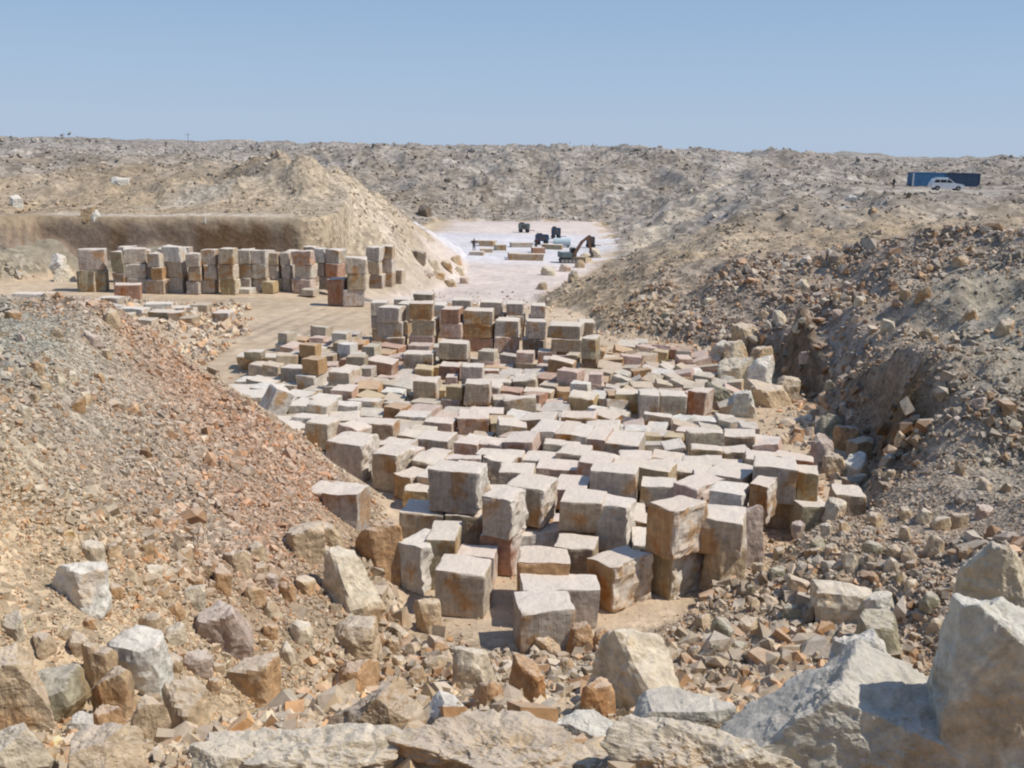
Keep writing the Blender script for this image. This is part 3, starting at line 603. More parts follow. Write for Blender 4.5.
S(575, 591, 322, 358, 2, ['tan', 'tan'], -8, who='the stack half hidden behind the broad right-end stack')
S(450, 472, 300, 338, 3, ['tan', 'dark', 'pale'], -4, who='the rear pale-topped stack behind the reddish one')
S(480, 502, 302, 338, 3, ['tan', 'dark', 'pale'], -4, who='the rear stack behind the orange-banded one')
S(505, 522, 304, 340, 3, ['dark', 'grey', 'grey'], -4, who='the rear stack behind the left plain two-high stack')
S(527, 543, 306, 341, 3, ['dark', 'grey', 'grey'], -4, who='the rear stack behind the right plain two-high stack')
S(396, 411, 304, 338, 2, ['tan', 'pale'], -4, who='the rear stack between the grey and orange-capped stacks')
S(434, 446, 305, 338, 2, ['tan', 'white'], -4, who='the rear stack left of the reddish stack')
S(415, 434, 294, 318, 2, ['dark', 'dark'], -4, who='the dark pair furthest back behind the orange-capped stack')
S(394, 412, 300, 322, 2, ['dark', 'grey'], -4, who='the grey pair far back behind the grey stack')
B(589, 338, 15, .9, -14, .9, 'olive', 'rounded olive boulder-like block topping the pile right of the broad stack', D=1.0, rough=1.8)
B(589, 354, 16, .9, -14, 0, 'dark', 'rough dark block under the rounded olive one', D=1.0, rough=1.5)
# -- the stacks along the wall at the back left
G2 = 'stacked blocks in the left yard below the cut wall'
ordn = ['first', 'second', 'third', 'fourth', 'fifth', 'sixth', 'seventh', 'eighth', 'ninth', 'tenth', 'eleventh', 'twelfth', 'thirteenth', 'fourteenth', 'fifteenth', 'sixteenth', 'seventeenth', 'eighteenth']
cols = [(82, 107, 249, 290, 2, ['olive', 'grey']), (110, 123, 252, 291, 2, ['dark', 'olive']), (126, 147, 249, 291, 3, ['grey', 'grey', 'pale']), (149, 162, 254, 292, 3, ['tan', 'orange', 'pale']),
        (165, 184, 247, 291, 3, ['grey', 'pale', 'white']), (186, 199, 254, 293, 3, ['grey', 'tan', 'grey']), (201, 216, 250, 292, 3, ['pale', 'grey', 'pale']), (219, 235, 249, 293, 3, ['gold', 'tan', 'buff']),
        (237, 251, 250, 290, 3, ['grey', 'pale', 'pale']), (252, 267, 251, 290, 3, ['pale', 'pale', 'grey']), (269, 280, 253, 289, 3, ['tan', 'grey', 'buff']), (281, 290, 253, 289, 3, ['pale', 'grey', 'pale']),
        (293, 313, 251, 291, 3, ['pink', 'pale', 'pink']), (315, 325, 249, 288, 3, ['grey', 'grey', 'white']), (326, 342, 250, 289, 3, ['dark', 'rust', 'grey']), (344, 366, 258, 305, 3, ['grey', 'buff', 'pale']), (367, 381, 247, 287, 3, ['dark', 'tan', 'grey']), (382, 394, 246, 285, 3, ['tan', 'grey', 'tan'])]
for k, (a, b, yt, yb, n, tn) in enumerate(cols):
    S(a, b, yt, yb+2, n, tn, random.Random(k).uniform(-14, 8), who=f'the {ordn[k]} stack from the left below the cut wall', grp=G2)
cols2 = [(90, 100, 250, 283, 2), (118, 131, 247, 283, 2), (138, 150, 250, 284, 2), (158, 168, 249, 284, 2), (176, 190, 248, 284, 2), (206, 220, 250, 284, 3), (229, 241, 250, 284, 3), (259, 271, 251, 283, 2), (286, 296, 251, 283, 2), (304, 318, 247, 283, 3)]
for k, (a, b, yt, yb, n) in enumerate(cols2):
    S(a, b, yt, yb, n, ['dark', 'grey', 'pale'], random.Random(k+50).uniform(-10, 10), who=f'the {ordn[k]} stack in the rear row by the wall', grp=G2)
G3 = 'single blocks lying in the left yard'
def one(x0, x1, yt, yb, tone, lab, yaw=-8, D=1.1, rough=.7, tilt=(0, 0)):
    cx = (x0+x1)/2; X, Y = hitz(cx, yb, 0); dep = project(X, Y, 0)[2]; W = (x1-x0)*dep/F
    d1 = ray(cx, yt); H = max(.3, CAMZ+d1[2]*Y/d1[1]); a = R(yaw); X += -math.sin(a)*D/2; Y += math.cos(a)*D/2
    add_block(X, Y, 0, W, D, H, yaw, tone, lab, G3, rough=rough, tilt=tilt)
one(115, 140, 285, 302, 'rust', 'brown block with a dark left end, standing before the left yard stacks', 12)
one(145, 165, 280, 294, 'tan', 'tan block at the foot of the fourth stack from the left')
one(76, 96, 272, 292, 'olive', 'olive block at the left end of the left yard stacks')
one(185, 196, 275, 292, 'grey', 'rounded grey block in front of the sixth stack', rough=1.6)
one(205, 216, 281, 293, 'cream', 'small cream block before the seventh stack')
one(232, 250, 289, 294, 'white', 'low white slab before the ninth stack')
one(262, 274, 282, 294, 'gold', 'small yellow block before the tenth stack', rough=1.2)
one(282, 291, 280, 289, 'buff', 'small buff block before the twelfth stack', rough=1.2)
one(327, 344, 279, 306, 'rust', 'reddish brown block left of the near three-high stack', -10)
one(383, 402, 270, 284, 'tan', 'lone tan block beyond the right end of the left yard stacks')
one(212, 229, 313, 327, 'grey', 'lone grey cube on the edge of the dirt track', -4)
one(300, 314, 290, 296, 'cream', 'flat cream stone at the foot of the thirteenth stack', rough=1.4)
one(96, 118, 298, 306, 'grey', 'low grey slab, leftmost of the slabs before the track')
for k, (a, b, yt, yb, tn) in enumerate([(100, 122, 306, 312, 'white'), (118, 143, 309, 316, 'white'), (146, 172, 304, 311, 'white'), (168, 194, 308, 314, 'pale'), (148, 168, 312, 322, 'olive'), (168, 182, 313, 324, 'tan'), (108, 132, 316, 320, 'cream'), (132, 152, 320, 326, 'cream'), (178, 192, 318, 328, 'tan'), (190, 207, 305, 313, 'buff'), (12, 50, 294, 304, 'white'), (56, 80, 299, 306, 'pale')]):
    one(a, b, yt, yb, tn, f'{tn} slab, {ordn[k]} of the flat slabs strewn left of the track', random.Random(k).uniform(-15, 15), D=1.0)

# -- the crowded middle of the yard: rows from front to back
def pip(u, v, poly):
    c = False; n = len(poly)
    for i in range(n):
        (x1, y1), (x2, y2) = poly[i], poly[(i+1) % n]
        if (y1 > v) != (y2 > v) and u < (v-y1)/(y2-y1)*(x2-x1)+x1: c = not c
    return c
FIELD = [hitz(u, v, .3) for u, v in [(232, 392), (292, 338), (340, 330), (375, 345), (410, 353), (500, 356), (560, 368), (600, 350), (640, 340), (700, 352), (735, 372), (745, 400), (730, 412), (775, 450), (800, 470), (780, 515), (730, 530), (690, 560), (620, 560), (540, 560), (500, 520), (430, 500), (370, 470), (330, 445), (280, 425)]]
placed = [(b['x'], b['y'], .5*math.hypot(b['W'], b['D'])*.74) for b in BLK]
rgf = random.Random(5)
row = 0; yy = 22.5
tn_w = ['pale']*4+['cream']*4+['pink']*6+['buff']*3+['gold']*2+['orange']*1+['tan']*2+['orange']*2+['white']*2+['grey']*2+['rust']
while yy < 54:
    stepy = rgf.uniform(.9, 1.02); xx = -15+rgf.uniform(0, 1); k = 0; shift = rgf.uniform(-.3, .3)
    while xx < 14:
        W = rgf.uniform(.65, 1.2); D = rgf.uniform(.68, 1.05)
        if xx > 2.5 and yy > 33: W *= .85; D *= .85
        px = xx+W/2; py = yy+.25*math.sin(px*.8+row)+rgf.uniform(-.16, .16)+.05*px
        xx += W+rgf.uniform(.0, .16)
        if not pip(px, py, FIELD): continue
        rr = .5*math.hypot(W, D)*.74
        if any((px-a)**2+(py-b)**2 < (rr+c)**2*.56 for a, b, c in placed): continue
        u, v, dd = project(px, py, .5)
        right = u > 600+ (400-v)*.2 and v < 425
        H = rgf.uniform(.22, .52) if rgf.random() < .9 else rgf.uniform(.65, .9)
        if right: H = rgf.uniform(.2, .5)
        if v > 440: H = rgf.uniform(.6, .95)
        yaw = rgf.gauss(-12, 8) if not right else rgf.gauss(-14, 16)
        tone = rgf.choice(tn_w)
        if u < 330 and v > 370: tone = rgf.choice(['white', 'pale', 'cream'])
        k += 1
        til = (rgf.gauss(1, 4 if not right else 10), rgf.gauss(0, 4 if not right else 10))
        add_block(px, py, rgf.uniform(-.03, .1), W, D, H, yaw, tone, None, 'stone blocks crowded in the main yard', rough=rgf.uniform(.4, 1.1), tilt=til)
        BLK[-1]['rc'] = (row, k)
        placed.append((px, py, rr*.93))
        if rgf.random() < .10 and not right and v < 430 and dd > 30:
            add_block(px+rgf.uniform(-.1, .1), py, H+.02, W*.85, D*.85, rgf.uniform(.4, .6), yaw+rgf.uniform(-10, 10), rgf.choice(tn_w), None, 'stone blocks crowded in the main yard', rough=.7); BLK[-1]['rc'] = (row, k, 'up')
    yy += stepy; row += 1
# rows that ended up with blocks, renumbered from the front
rows = sorted({b['rc'][0] for b in BLK if 'rc' in b}); rmap = {r: i for i, r in enumerate(rows)}
def ordi(n):
    return {1: '1st', 2: '2nd', 3: '3rd'}.get(n, f'{n}th') if n not in (21, 22, 23) else {21: '21st', 22: '22nd', 23: '23rd'}[n]
for b in BLK:
    if 'rc' in b:
        r_, k_ = rmap[b['rc'][0]]+1, b['rc'][1]
        sh = 'low flat' if b['H'] < .5 else 'tall boxy' if b['H'] > .85 else 'mid-height'
        if len(b['rc']) == 3: b['label'] = f"{b['tone']} block resting on the {ordi(k_)} from left in crowd row {r_} counted from front"
        else: b['label'] = f"{sh} {b['tone']} block, {ordi(k_)} from left in crowd row {r_} counted from front"
for b in BLK:
    b['dep'] = project(b['x'], b['y'], b['z'])[2]; b['px'] = math.sqrt(b['W']*b['H'])*F/b['dep']+(6 if b['label'] and 'rc' not in b else 0)
BLK.sort(key=lambda b: -b['px'])
print('BLOCKS', len(BLK))
late = []
for i, b in enumerate(BLK):
    ts = T_NEAR if b['dep'] < 31 else T_MID if b['dep'] < 44 else T_FAR
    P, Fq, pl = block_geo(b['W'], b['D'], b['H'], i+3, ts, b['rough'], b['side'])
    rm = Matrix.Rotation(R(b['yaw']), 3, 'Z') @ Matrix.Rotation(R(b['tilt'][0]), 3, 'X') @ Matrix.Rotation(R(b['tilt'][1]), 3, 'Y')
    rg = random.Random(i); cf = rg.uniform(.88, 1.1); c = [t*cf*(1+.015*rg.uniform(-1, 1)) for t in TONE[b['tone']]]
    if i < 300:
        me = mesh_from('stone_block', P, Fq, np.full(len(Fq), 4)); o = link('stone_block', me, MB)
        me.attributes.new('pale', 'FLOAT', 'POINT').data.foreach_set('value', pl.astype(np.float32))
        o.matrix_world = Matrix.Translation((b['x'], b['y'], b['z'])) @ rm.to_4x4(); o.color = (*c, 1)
        tag(o, b['label'], 'stone block', b['group'])
    else:
        late.append((P@np.array(rm).T+np.array([b['x'], b['y'], b['z']]), Fq, c))
if late:
    off = 0; V, Fs, C = [], [], []
    for P, Fq, c in late: V.append(P); Fs.append(Fq+off); off += len(P); C.append(np.repeat([c], len(P), 0))
    Fs = np.vstack(Fs); me = mesh_from('stone_blocks', np.vstack(V), Fs, np.full(len(Fs), 4), np.vstack(C))
    tag(link('stone_blocks', me, MS), 'the smallest blocks crowded in the far part of the main yard', 'stone blocks', kind='stuff')

# ------------------------------------------------------------------ boulders
RT = {'dark': (.20, .155, .115), 'tan': (.52, .395, .255), 'cream': (.60, .51, .37), 'white': (.68, .64, .555), 'grey': (.55, .51, .415), 'orange': (.48, .30, .16), 'brown': (.42, .30, .18), 'olive': (.37, .33, .225), 'pink': (.46, .36, .29), 'bluegrey': (.56, .545, .465)}
occ = []
def boulder(u, vb, wpx, hpx, tone, label, depth=.9, yaw=0, seed=None, tilt=(0, 0), rough=.045, keep=None, sub=4, group='boulders lying in the rubble', at=None, planes=15, bury=.45):
    p = at or rayhit(u, vb)
    if p is None: return
    X, Y, Z = p; dep = project(X, Y, Z)[2]; W = wpx*dep/F; H = hpx*dep/F/.92*1.02
    seed = seed if seed is not None else int(u*13+vb*7)
    P, Fc = rock_verts(seed, sub, (W*1.05, W*depth, H*(1+bury)), planes, rough, keep)
    P[:, 2] -= H*bury
    me = mesh_from('boulder', P, Fc, np.full(len(Fc), 3)); o = link('boulder', me, MR)
    o.location = (X, Y+W*depth*.42, Z); o.rotation_euler = (R(tilt[0]), R(tilt[1]), R(yaw))
    rg = random.Random(seed); cf = rg.uniform(.92, 1.08); o.color = (*[t*cf for t in RT[tone]], 1)
    tag(o, label, 'boulder', group); occ.append((u, vb-hpx/2, max(wpx, hpx)/2)); return o
GB = 'large boulders along the foot of the picture'
def big(u, v, wpx, hpx, y, tone, label, depth=.8, **k):
    """a big stone whose lowest visible point is (u, v) at forward distance y"""
    X, Y, Z = atdist(u, v, y); return boulder(u, v, wpx, hpx, tone, label, depth, at=(X, Y, Z), group=GB, sub=6, **k)
big(1014, 800, 132, 178, 6.6, 'bluegrey', 'huge upright grey-green boulder with a sheer shaded left face, at the right edge', .8, seed=12, keep=[((-.55, -1, .05), .40), ((.38, -.25, 1), .46), ((1, -.7, .2), .50), ((-1, .1, .03), .50)], planes=4, rough=.04, bury=.1)
big(1008, 622, 82, 72, 8.5, 'cream', 'cream layered boulder behind the huge upright one at the right edge', .9, seed=31, rough=.05)
big(846, 802, 225, 116, 6.8, 'grey', 'long slanting grey-fronted boulder with a ragged pale top, bottom right', .6, seed=45, keep=[((-.38, -1, .12), .36), ((.42, -.30, 1), .36), ((-.8, .1, .6), .55)], planes=6, rough=.06, bury=.1)
big(866, 704, 80, 52, 8.1, 'white', 'rounded chalk-white boulder resting behind the long slanting grey one', .8, seed=14, rough=.05, planes=16)
big(683, 748, 104, 36, 7.9, 'grey', 'low flat grey slab edge-on left of the long slanting boulder', .6, seed=72, keep=[((0, -1, .1), .35), ((0, 0, 1), .35)], rough=.03)
big(705, 806, 200, 58, 6.5, 'cream', 'broad cream rock with a rough rounded top at the bottom edge, right of centre', .6, seed=55, rough=.09, planes=16)
big(500, 800, 240, 42, 6.7, 'tan', 'wide pale ledge of rock along the bottom edge, centre', .45, seed=66, rough=.10, planes=14)
big(300, 802, 220, 40, 6.6, 'cream', 'wide grey-white ledge of rock along the bottom edge, left of centre', .45, seed=67, rough=.10, planes=14)
big(372, 746, 96, 42, 7.7, 'brown', 'brown wedge-shaped boulder with a shaded front above the bottom ledge', .6, seed=21, keep=[((-.2, -1, .3), .4), ((.8, -.1, .9), .5)])
big(590, 758, 78, 28, 7.5, 'bluegrey', 'blue-grey slanting slab right of the white rock at the bottom centre', .6, seed=23, tilt=(0, 14))
big(446, 738, 50, 30, 8.0, 'white', 'bright white rock with blue-grey shade just above the bottom ledge', .8, seed=24)
big(14, 712, 70, 48, 8.0, 'tan', 'big tan boulder cut by the left edge with a shaded lower face', .8, seed=81)
big(8, 790, 70, 50, 6.8, 'cream', 'cream boulder in the bottom left corner', .8, seed=82)
big(95, 798, 80, 50, 6.7, 'tan', 'broad tan boulder at the bottom edge near the left corner', .8, seed=83)
big(215, 798, 66, 40, 6.6, 'cream', 'rough cream rock at the bottom edge beside a white cobble', .8, seed=84)
GM = 'boulders lying in the rubble'
for a in [
    (640, 712, 88, 66, 'cream', 'large cream boulder with a curved brown left face, below the grooved blocks', .9),
    (350, 616, 62, 54, 'cream', 'tall cream boulder leaning at the toe of the left mound', .8),
    (75, 606, 54, 36, 'white', 'white boulder lying alone on the left mound', .8),
    (128, 690, 60, 48, 'white', 'chalk white lump among brown boulders at lower left', .8),
    (96, 690, 34, 40, 'brown', 'pointed brown boulder left of the chalk white lump', .8),
    (48, 722, 56, 42, 'olive', 'broad olive boulder by the left edge, below the white boulder', .8),
    (103, 722, 48, 46, 'brown', 'steep dark brown boulder beneath the chalk white lump', .8),
    (222, 652, 54, 38, 'pink', 'smooth rounded pinkish boulder half way up the lower left slope', .9),
    (248, 700, 52, 34, 'tan', 'flat pale tan boulder right of centre on the lower left slope', .9),
    (180, 738, 46, 46, 'tan', 'tan cobble-like boulder between olive and grey rocks, lower left', .9),
    (143, 745, 40, 38, 'tan', 'rounded tan boulder just left of a similar cobble-like one', .9),
    (78, 738, 28, 18, 'white', 'small white brick-shaped stone at lower left', .7),
    (105, 746, 30, 30, 'orange', 'orange-brown rounded stone next to the white brick-shaped stone', .9),
    (345, 654, 58, 24, 'tan', 'long tan rock below the leaning cream boulder', .8),
    (352, 704, 46, 34, 'gold' if False else 'orange', 'yellow-brown block-shaped rock with a bright top, lower centre left', .8),
    (426, 634, 28, 30, 'tan', 'white-capped tan rock at the left of the bare sand patch', .9),
    (475, 692, 46, 36, 'cream', 'pale triangular rock in the rubble below the lone cube', .8),
    (527, 703, 36, 42, 'orange', 'orange-brown angular rock in the centre of the lower rubble', .9),
    (487, 712, 30, 26, 'orange', 'reddish stone left of the orange-brown angular rock', .9),
    (580, 652, 36, 24, 'orange', 'rusty rock at the foot of the wide grooved block', .8),
    (610, 652, 32, 18, 'orange', 'flat rusty rock right of another below the grooved block', .8),
    (545, 655, 34, 18, 'tan', 'crumbled tan stone at the foot of the frontmost block', .8),
    (598, 724, 34, 38, 'orange', 'dark orange stone left of the large curved boulder', .8),
    (848, 628, 62, 36, 'cream', 'flat-sided yellow-cream boulder on the right rubble slope', .8),
    (884, 622, 36, 22, 'grey', 'grey rock touching the flat-sided yellow-cream boulder', .8),
    (884, 660, 46, 38, 'olive', 'olive pyramid-shaped rock behind the chalk-white boulder', .8),
    (945, 690, 30, 36, 'brown', 'dark brown rock in the hollow left of the huge upright boulder', .8),
    (700, 585, 36, 26, 'orange', 'rust-bottomed rock at the foot of the orange stack', .8),
    (725, 585, 40, 50, 'tan', 'tall tan rock propped against the orange stack', .7),
    (731, 560, 30, 20, 'tan', 'tan stone by the rough leaning slab', .8),
    (326, 545, 28, 18, 'tan', 'tan boulder below the half-buried grey block', .8),
    (300, 560, 44, 28, 'tan', 'broad tan boulder on the toe of the left mound', .8),
    (378, 574, 48, 46, 'orange', 'large leaning orange slab between the mound and the first blocks', .6),
    (235, 572, 30, 18, 'tan', 'pointed white-edged shard on the left mound', .7),
    (862, 462, 26, 20, 'brown', 'brown block-like rock near the foot of the cut bank', .9),
    (835, 440, 26, 22, 'olive', 'yellowish rock right of the yard\'s far right corner', .9),
    (848, 452, 24, 22, 'orange', 'rusty rock beside the yellowish one by the cut bank', .9),
    (822, 470, 26, 30, 'pink', 'pinkish upright stone behind the tall pale block', .9),
    (858, 480, 28, 22, 'white', 'pale faceted stone above the furthest right block', .9),
    (840, 478, 30, 22, 'tan', 'tan stone between the pink upright and pale faceted stones', .9),
    (748, 352, 28, 22, 'tan', 'tan stone at the far right end of the slab pile', .9),
    (735, 388, 34, 28, 'cream', 'pale boulder left of the tilted white-faced slab', .8),
    (760, 390, 34, 30, 'white', 'tilted white-faced slab among the boulders right of the yard', .7),
    (772, 408, 46, 22, 'tan', 'long tan boulder below the tilted white-faced slab', .7),
    (722, 410, 34, 24, 'olive', 'olive boulder at the right of the three boxy blocks', .9),
    (742, 418, 32, 24, 'bluegrey', 'pale blue-grey boulder right of the olive one', .9),
    (738, 366, 26, 22, 'cream', 'cream boulder above the pale one at the slab pile\'s right', .9),
    (722, 362, 24, 18, 'grey', 'grey stone at the upper right of the slab pile', .9),
    (765, 372, 26, 22, 'tan', 'leaning tan slab nearest the dark cut face', .7),
    (790, 398, 24, 18, 'tan', 'tan stone at the base of the upper cut face', .8),
    (52, 274, 22, 16, 'white', 'white boulder at the left end of the left yard', .8),
    (64, 282, 24, 14, 'cream', 'cream boulder leaning by the left yard stacks', .8),
    (86, 221, 14, 11, 'brown', 'brown boulder on the rim above the cut wall', .9),
    (95, 221, 9, 10, 'white', 'small white stone on the rim above the cut wall', .9),
    (205, 228, 6, 6, 'white', 'tiny white stone stuck in the face of the cut wall', .9),
    (118, 185, 18, 7, 'white', 'white slab on the spoil field above the cut wall', .8),
    (15, 207, 14, 10, 'white', 'white boulder on the spoil field at the left edge', .8),
    (424, 217, 13, 11, 'dark', 'dark rock at the far end of the spoil cone', .9),
    (418, 262, 15, 10, 'dark', 'dark boulder at the foot of the spoil cone', .9),
    (875, 214, 8, 6, 'brown', 'dark stone on the pale slope below the white car', .9),
    (852, 202, 12, 6, 'white', 'pale flat stone on the ridge left of the containers', .9),
]: boulder(*a, **({'keep': [((-.85, -.5, .1), .3), ((.5, -.45, .75), .34)], 'yaw': 8} if a[0] in (350, 640) else {}))
for k, (u, v, w, h) in enumerate([(432, 268, 14, 8), (446, 270, 12, 9), (456, 264, 11, 8), (438, 280, 13, 8), (450, 287, 12, 7), (464, 284, 9, 6), (426, 276, 14, 5), (459, 274, 10, 7), (541, 290, 12, 7), (548, 276, 14, 8), (565, 272, 12, 7), (574, 280, 11, 8), (586, 262, 12, 8), (596, 258, 10, 9), (580, 268, 10, 7)]):
    boulder(u, v, w, h, random.Random(k).choice(['tan', 'cream', 'pink']), 'small pale boulder heaped at the edge of the white pan' , .9, group='boulders at the edge of the pan', sub=3)
_h0 = hitz(735, 568, 0)
boulder(735, 568, 56, 56, 'pink', 'rough leaning slab with a rounded head, right of the orange stack', .5, at=(_h0[0], _h0[1], 0.), tilt=(-10, 0), rough=.06)
# medium boulders
rgb = random.Random(99); cnt = 0
zones = [((60, 330), (560, 690), 'left', 30, (13, 26)), ((10, 600), (640, 745), 'front', 175, (14, 36)), ((690, 1000), (520, 690), 'right', 44, (12, 24)), ((760, 1015), (250, 500), 'bank', 26, (9, 16)), ((600, 900), (280, 345), 'upper bank', 14, (7, 12)), ((0, 110), (310, 420), 'mound top', 16, (9, 17))]
words = {'left': 'loose stone lying on the lower slope of the left mound', 'front': 'angular stone in the rubble of the foreground slope', 'right': 'stone in the coarse rubble at the lower right',
         'bank': 'stone on the right bank above the cut faces', 'upper bank': 'stone on the bank beyond the slab pile', 'mound top': 'stone on the crown of the left mound'}
for (u0, u1), (v0, v1), nm, n, (s0, s1) in zones:
    k = 0; tr = 0
    while k < n and tr < 1100:
        tr += 1; u, v = rgb.uniform(u0, u1), rgb.uniform(v0, v1); s = rgb.uniform(s0, s1)
        p = rayhit(u, v, 260, 90)
        if p is None or p[2] < .25 or abs(float(terrain(p[0]+.6, p[1]))-p[2]) > .75 or any((u-a)**2+(v-s/2-b)**2 < (c+s*.5)**2 for a, b, c in occ): continue
        tone = rgb.choice(['tan', 'tan', 'tan', 'cream', 'cream', 'orange', 'brown', 'pink'] if nm != 'right' and 'bank' not in nm else ['tan', 'tan', 'brown', 'olive', 'cream', 'pink'])
        boulder(u, v, s, s*rgb.uniform(.55, .95), tone, f'{tone} {words[nm]}', rgb.uniform(.7, 1.1), yaw=rgb.uniform(-60, 60), seed=rgb.randrange(9999), at=p, group=f'{tone} stones in the {nm} rubble', sub=3, planes=14, rough=.04); k += 1

# ------------------------------------------------------------------ mesh-builder for machines
class MBd:
    def __init__(s): s.bm = bmesh.new()
    def box(s, c, d, rot=None, bev=0.):
        r = bmesh.ops.create_cube(s.bm, size=1, matrix=Matrix.LocRotScale(Vector(c), rot.to_quaternion() if rot else None, Vector(d)))
        if bev: bmesh.ops.bevel(s.bm, geom=list({e for v in r['verts'] for e in v.link_edges}), offset=bev, segments=2, affect='EDGES')
        return s
    def cyl(s, c, r, l, axis='y', seg=20, r2=None):
        rt_ = {'x': Matrix.Rotation(R(90), 4, 'Y'), 'y': Matrix.Rotation(R(90), 4, 'X'), 'z': Matrix.Identity(4)}[axis]
        bmesh.ops.create_cone(s.bm, cap_ends=True, segments=seg, radius1=r, radius2=r if r2 is None else r2, depth=l, matrix=Matrix.Translation(c) @ rt_); return s
    def prism(s, pts, y0, y1):
        a = [s.bm.verts.new((x, y0, z)) for x, z in pts]; b = [s.bm.verts.new((x, y1, z)) for x, z in pts]; n = len(pts)
        s.bm.faces.new(a); s.bm.faces.new(b[::-1])
        for i in range(n): s.bm.faces.new((a[i], b[i], b[(i+1) % n], a[(i+1) % n]))
        return s
    def bar(s, p, q, w, h):
        p, q = Vector(p), Vector(q); d = q-p; rot = d.to_track_quat('X', 'Z').to_matrix()
        return s.box((p+q)/2, (d.length, w, h), rot)
    def build(s, name, mat, parent=None):
        bmesh.ops.recalc_face_normals(s.bm, faces=s.bm.faces[:]); me = bpy.data.meshes.new(name); s.bm.to_mesh(me); s.bm.free(); me.materials.append(mat)
        o = bpy.data.objects.new(name, me); COL.objects.link(o); o.parent = parent; return o
M_blue = plain('blue_paint', (.045, .15, .29), .55, var=.3); M_navy = plain('dark_paint', (.03, .06, .11), .6, var=.3); M_white = plain('white_car_paint', (.68, .70, .72), .35, var=.04)
M_glass = plain('dark_glass', (.02, .025, .03), .12, var=.1); M_tyre = plain('tyre_rubber', (.02, .02, .02), .9); M_steel = plain('dusty_steel', (.28, .27, .25), .6, var=.2)
M_yel = plain('faded_orange_paint', (.17, .085, .05), .6, var=.3); M_drk = plain('dark_steel', (.075, .065, .06), .7, var=.3); M_teal = plain('dusty_green_paint', (.12, .16, .16), .7, var=.3)
M_lbl = plain('pale_blue_sheet', (.45, .54, .56), .6, var=.1); M_light = plain('lamp_glass', (.6, .6, .58), .2, var=.05); M_red = plain('tail_lamp_red', (.3, .02, .02), .3)

def container(px0, px1, dist, mat, label, roofz=None, tint=None):
    cu = (px0+px1)/2; p = atdist(cu, 187, dist); z = float(terrain(p[0], dist, False))
    z = PADZ
    t = empty('shipping_container', (p[0], dist, z), R(2)); t.scale = (.97, 1, .9); L, W, H = 6.06, 2.44, 2.59
    m = MBd(); n = 26
    for i in range(n):      # corrugated long sides and ends
        x = -L/2+.2+(L-.4)*(i+.5)/n
        m.box((x, -W/2+.05+.02*(i % 2), H/2), ((L-.4)/n, .05, H-.24)); m.box((x, W/2-.05-.02*(i % 2), H/2), ((L-.4)/n, .05, H-.24))
    m.box((L/2-.06, 0, H/2), (.05, W-.24, H-.24)); m.box((0, 0, H-.06), (L-.2, W-.2, .04)); m.build('side_panel', mat, t)
    f = MBd()
    for sx in (-1, 1):
        for sy in (-1, 1): f.box((sx*(L/2-.08), sy*(W/2-.08), H/2), (.16, .16, H))
    for sy in (-1, 1):
        for zz in (.07, H-.05): f.box((0, sy*(W/2-.05), zz), (L-.3, .1, .12))
    f.build('frame', mat, t)
    for s in (-1, 1):
        d = MBd().box((-L/2+.04, s*.55, H/2), (.06, 1.06, H-.3)).build('door', mat, t)
        MBd().cyl((-L/2-.02, s*.3, H/2), .025, H-.3, 'z', 8).build('lock_bar', M_steel, d)
    tag(t, label, 'container', 'shipping containers beyond the right bank'); return t
PADZ = float(atdist(945, 187.5, 180)[2])
container(909, 942.5, 187, M_blue, 'blue shipping container on the far bank, left one behind the white car')
container(943, 976.5, 189, M_navy, 'dark navy shipping container on the far bank, right one behind the white car')
for u in (912.5,):
    X, Y, Z = atdist(u, 187, 185); t = empty('leaning_board', (X, Y, PADZ)); tag(t, 'narrow pale plank standing against the left end of the blue container', 'board')
    MBd().box((0, 0, 1.1), (.22, .05, 2.2), bev=.01).build('plank', M_light, t)
# white estate car, nose to the right
X, Y, Z = atdist(946, 187, 163)
car = empty('parked_car', (X, Y, PADZ), R(-3)); tag(car, 'white estate car parked side-on in front of the containers, nose to the right', 'car')
Lc = 5.0
body = [(-2.5, .42), (-2.5, .95), (-2.42, 1.05), (-1.9, 1.12), (1.05, 1.12), (2.1, .98), (2.42, .82), (2.5, .6), (2.48, .38), (1.98, .36), (1.9, .62), (1.55, .76), (1.2, .62), (1.12, .34), (-1.12, .34), (-1.2, .62), (-1.55, .76), (-1.9, .62), (-1.98, .38)]
MBd().prism(body, -.88, .88).build('body', M_white, car)
MBd().prism([(-2.35, 1.11), (-2.05, 1.66), (-1.8, 1.74), (.1, 1.74), (.3, 1.68), (1.08, 1.11)], -.76, .76).build('cabin', M_white, car)
for nm, pts in (('rear', [(-2.1, 1.17), (-1.88, 1.6), (-1.25, 1.62), (-1.25, 1.17)]), ('mid', [(-1.15, 1.17), (-1.15, 1.62), (-.25, 1.62), (-.25, 1.17)]), ('front', [(-.15, 1.17), (-.15, 1.62), (.2, 1.6), (.8, 1.17)])):
    MBd().prism(pts, -.785, .785).build('window', M_glass, car)
MBd().prism([(.3, 1.66), (.36, 1.62), (1.06, 1.15), (1.1, 1.13)], -.68, .68).build('windscreen', M_glass, car)
for x_ in (-1.55, 1.55):
    for s in (-1, 1):
        w = MBd().cyl((x_, s*.78, .34), .34, .22).build('wheel', M_tyre, car); MBd().cyl((x_, s*.89, .34), .2, .03).build('rim', M_steel, w)
for s in (-1, 1):
    MBd().box((2.42, s*.62, .76), (.12, .3, .14), bev=.02).build('headlight', M_light, car); MBd().box((-2.48, s*.72, .85), (.06, .2, .28)).build('tail_light', M_red, car)
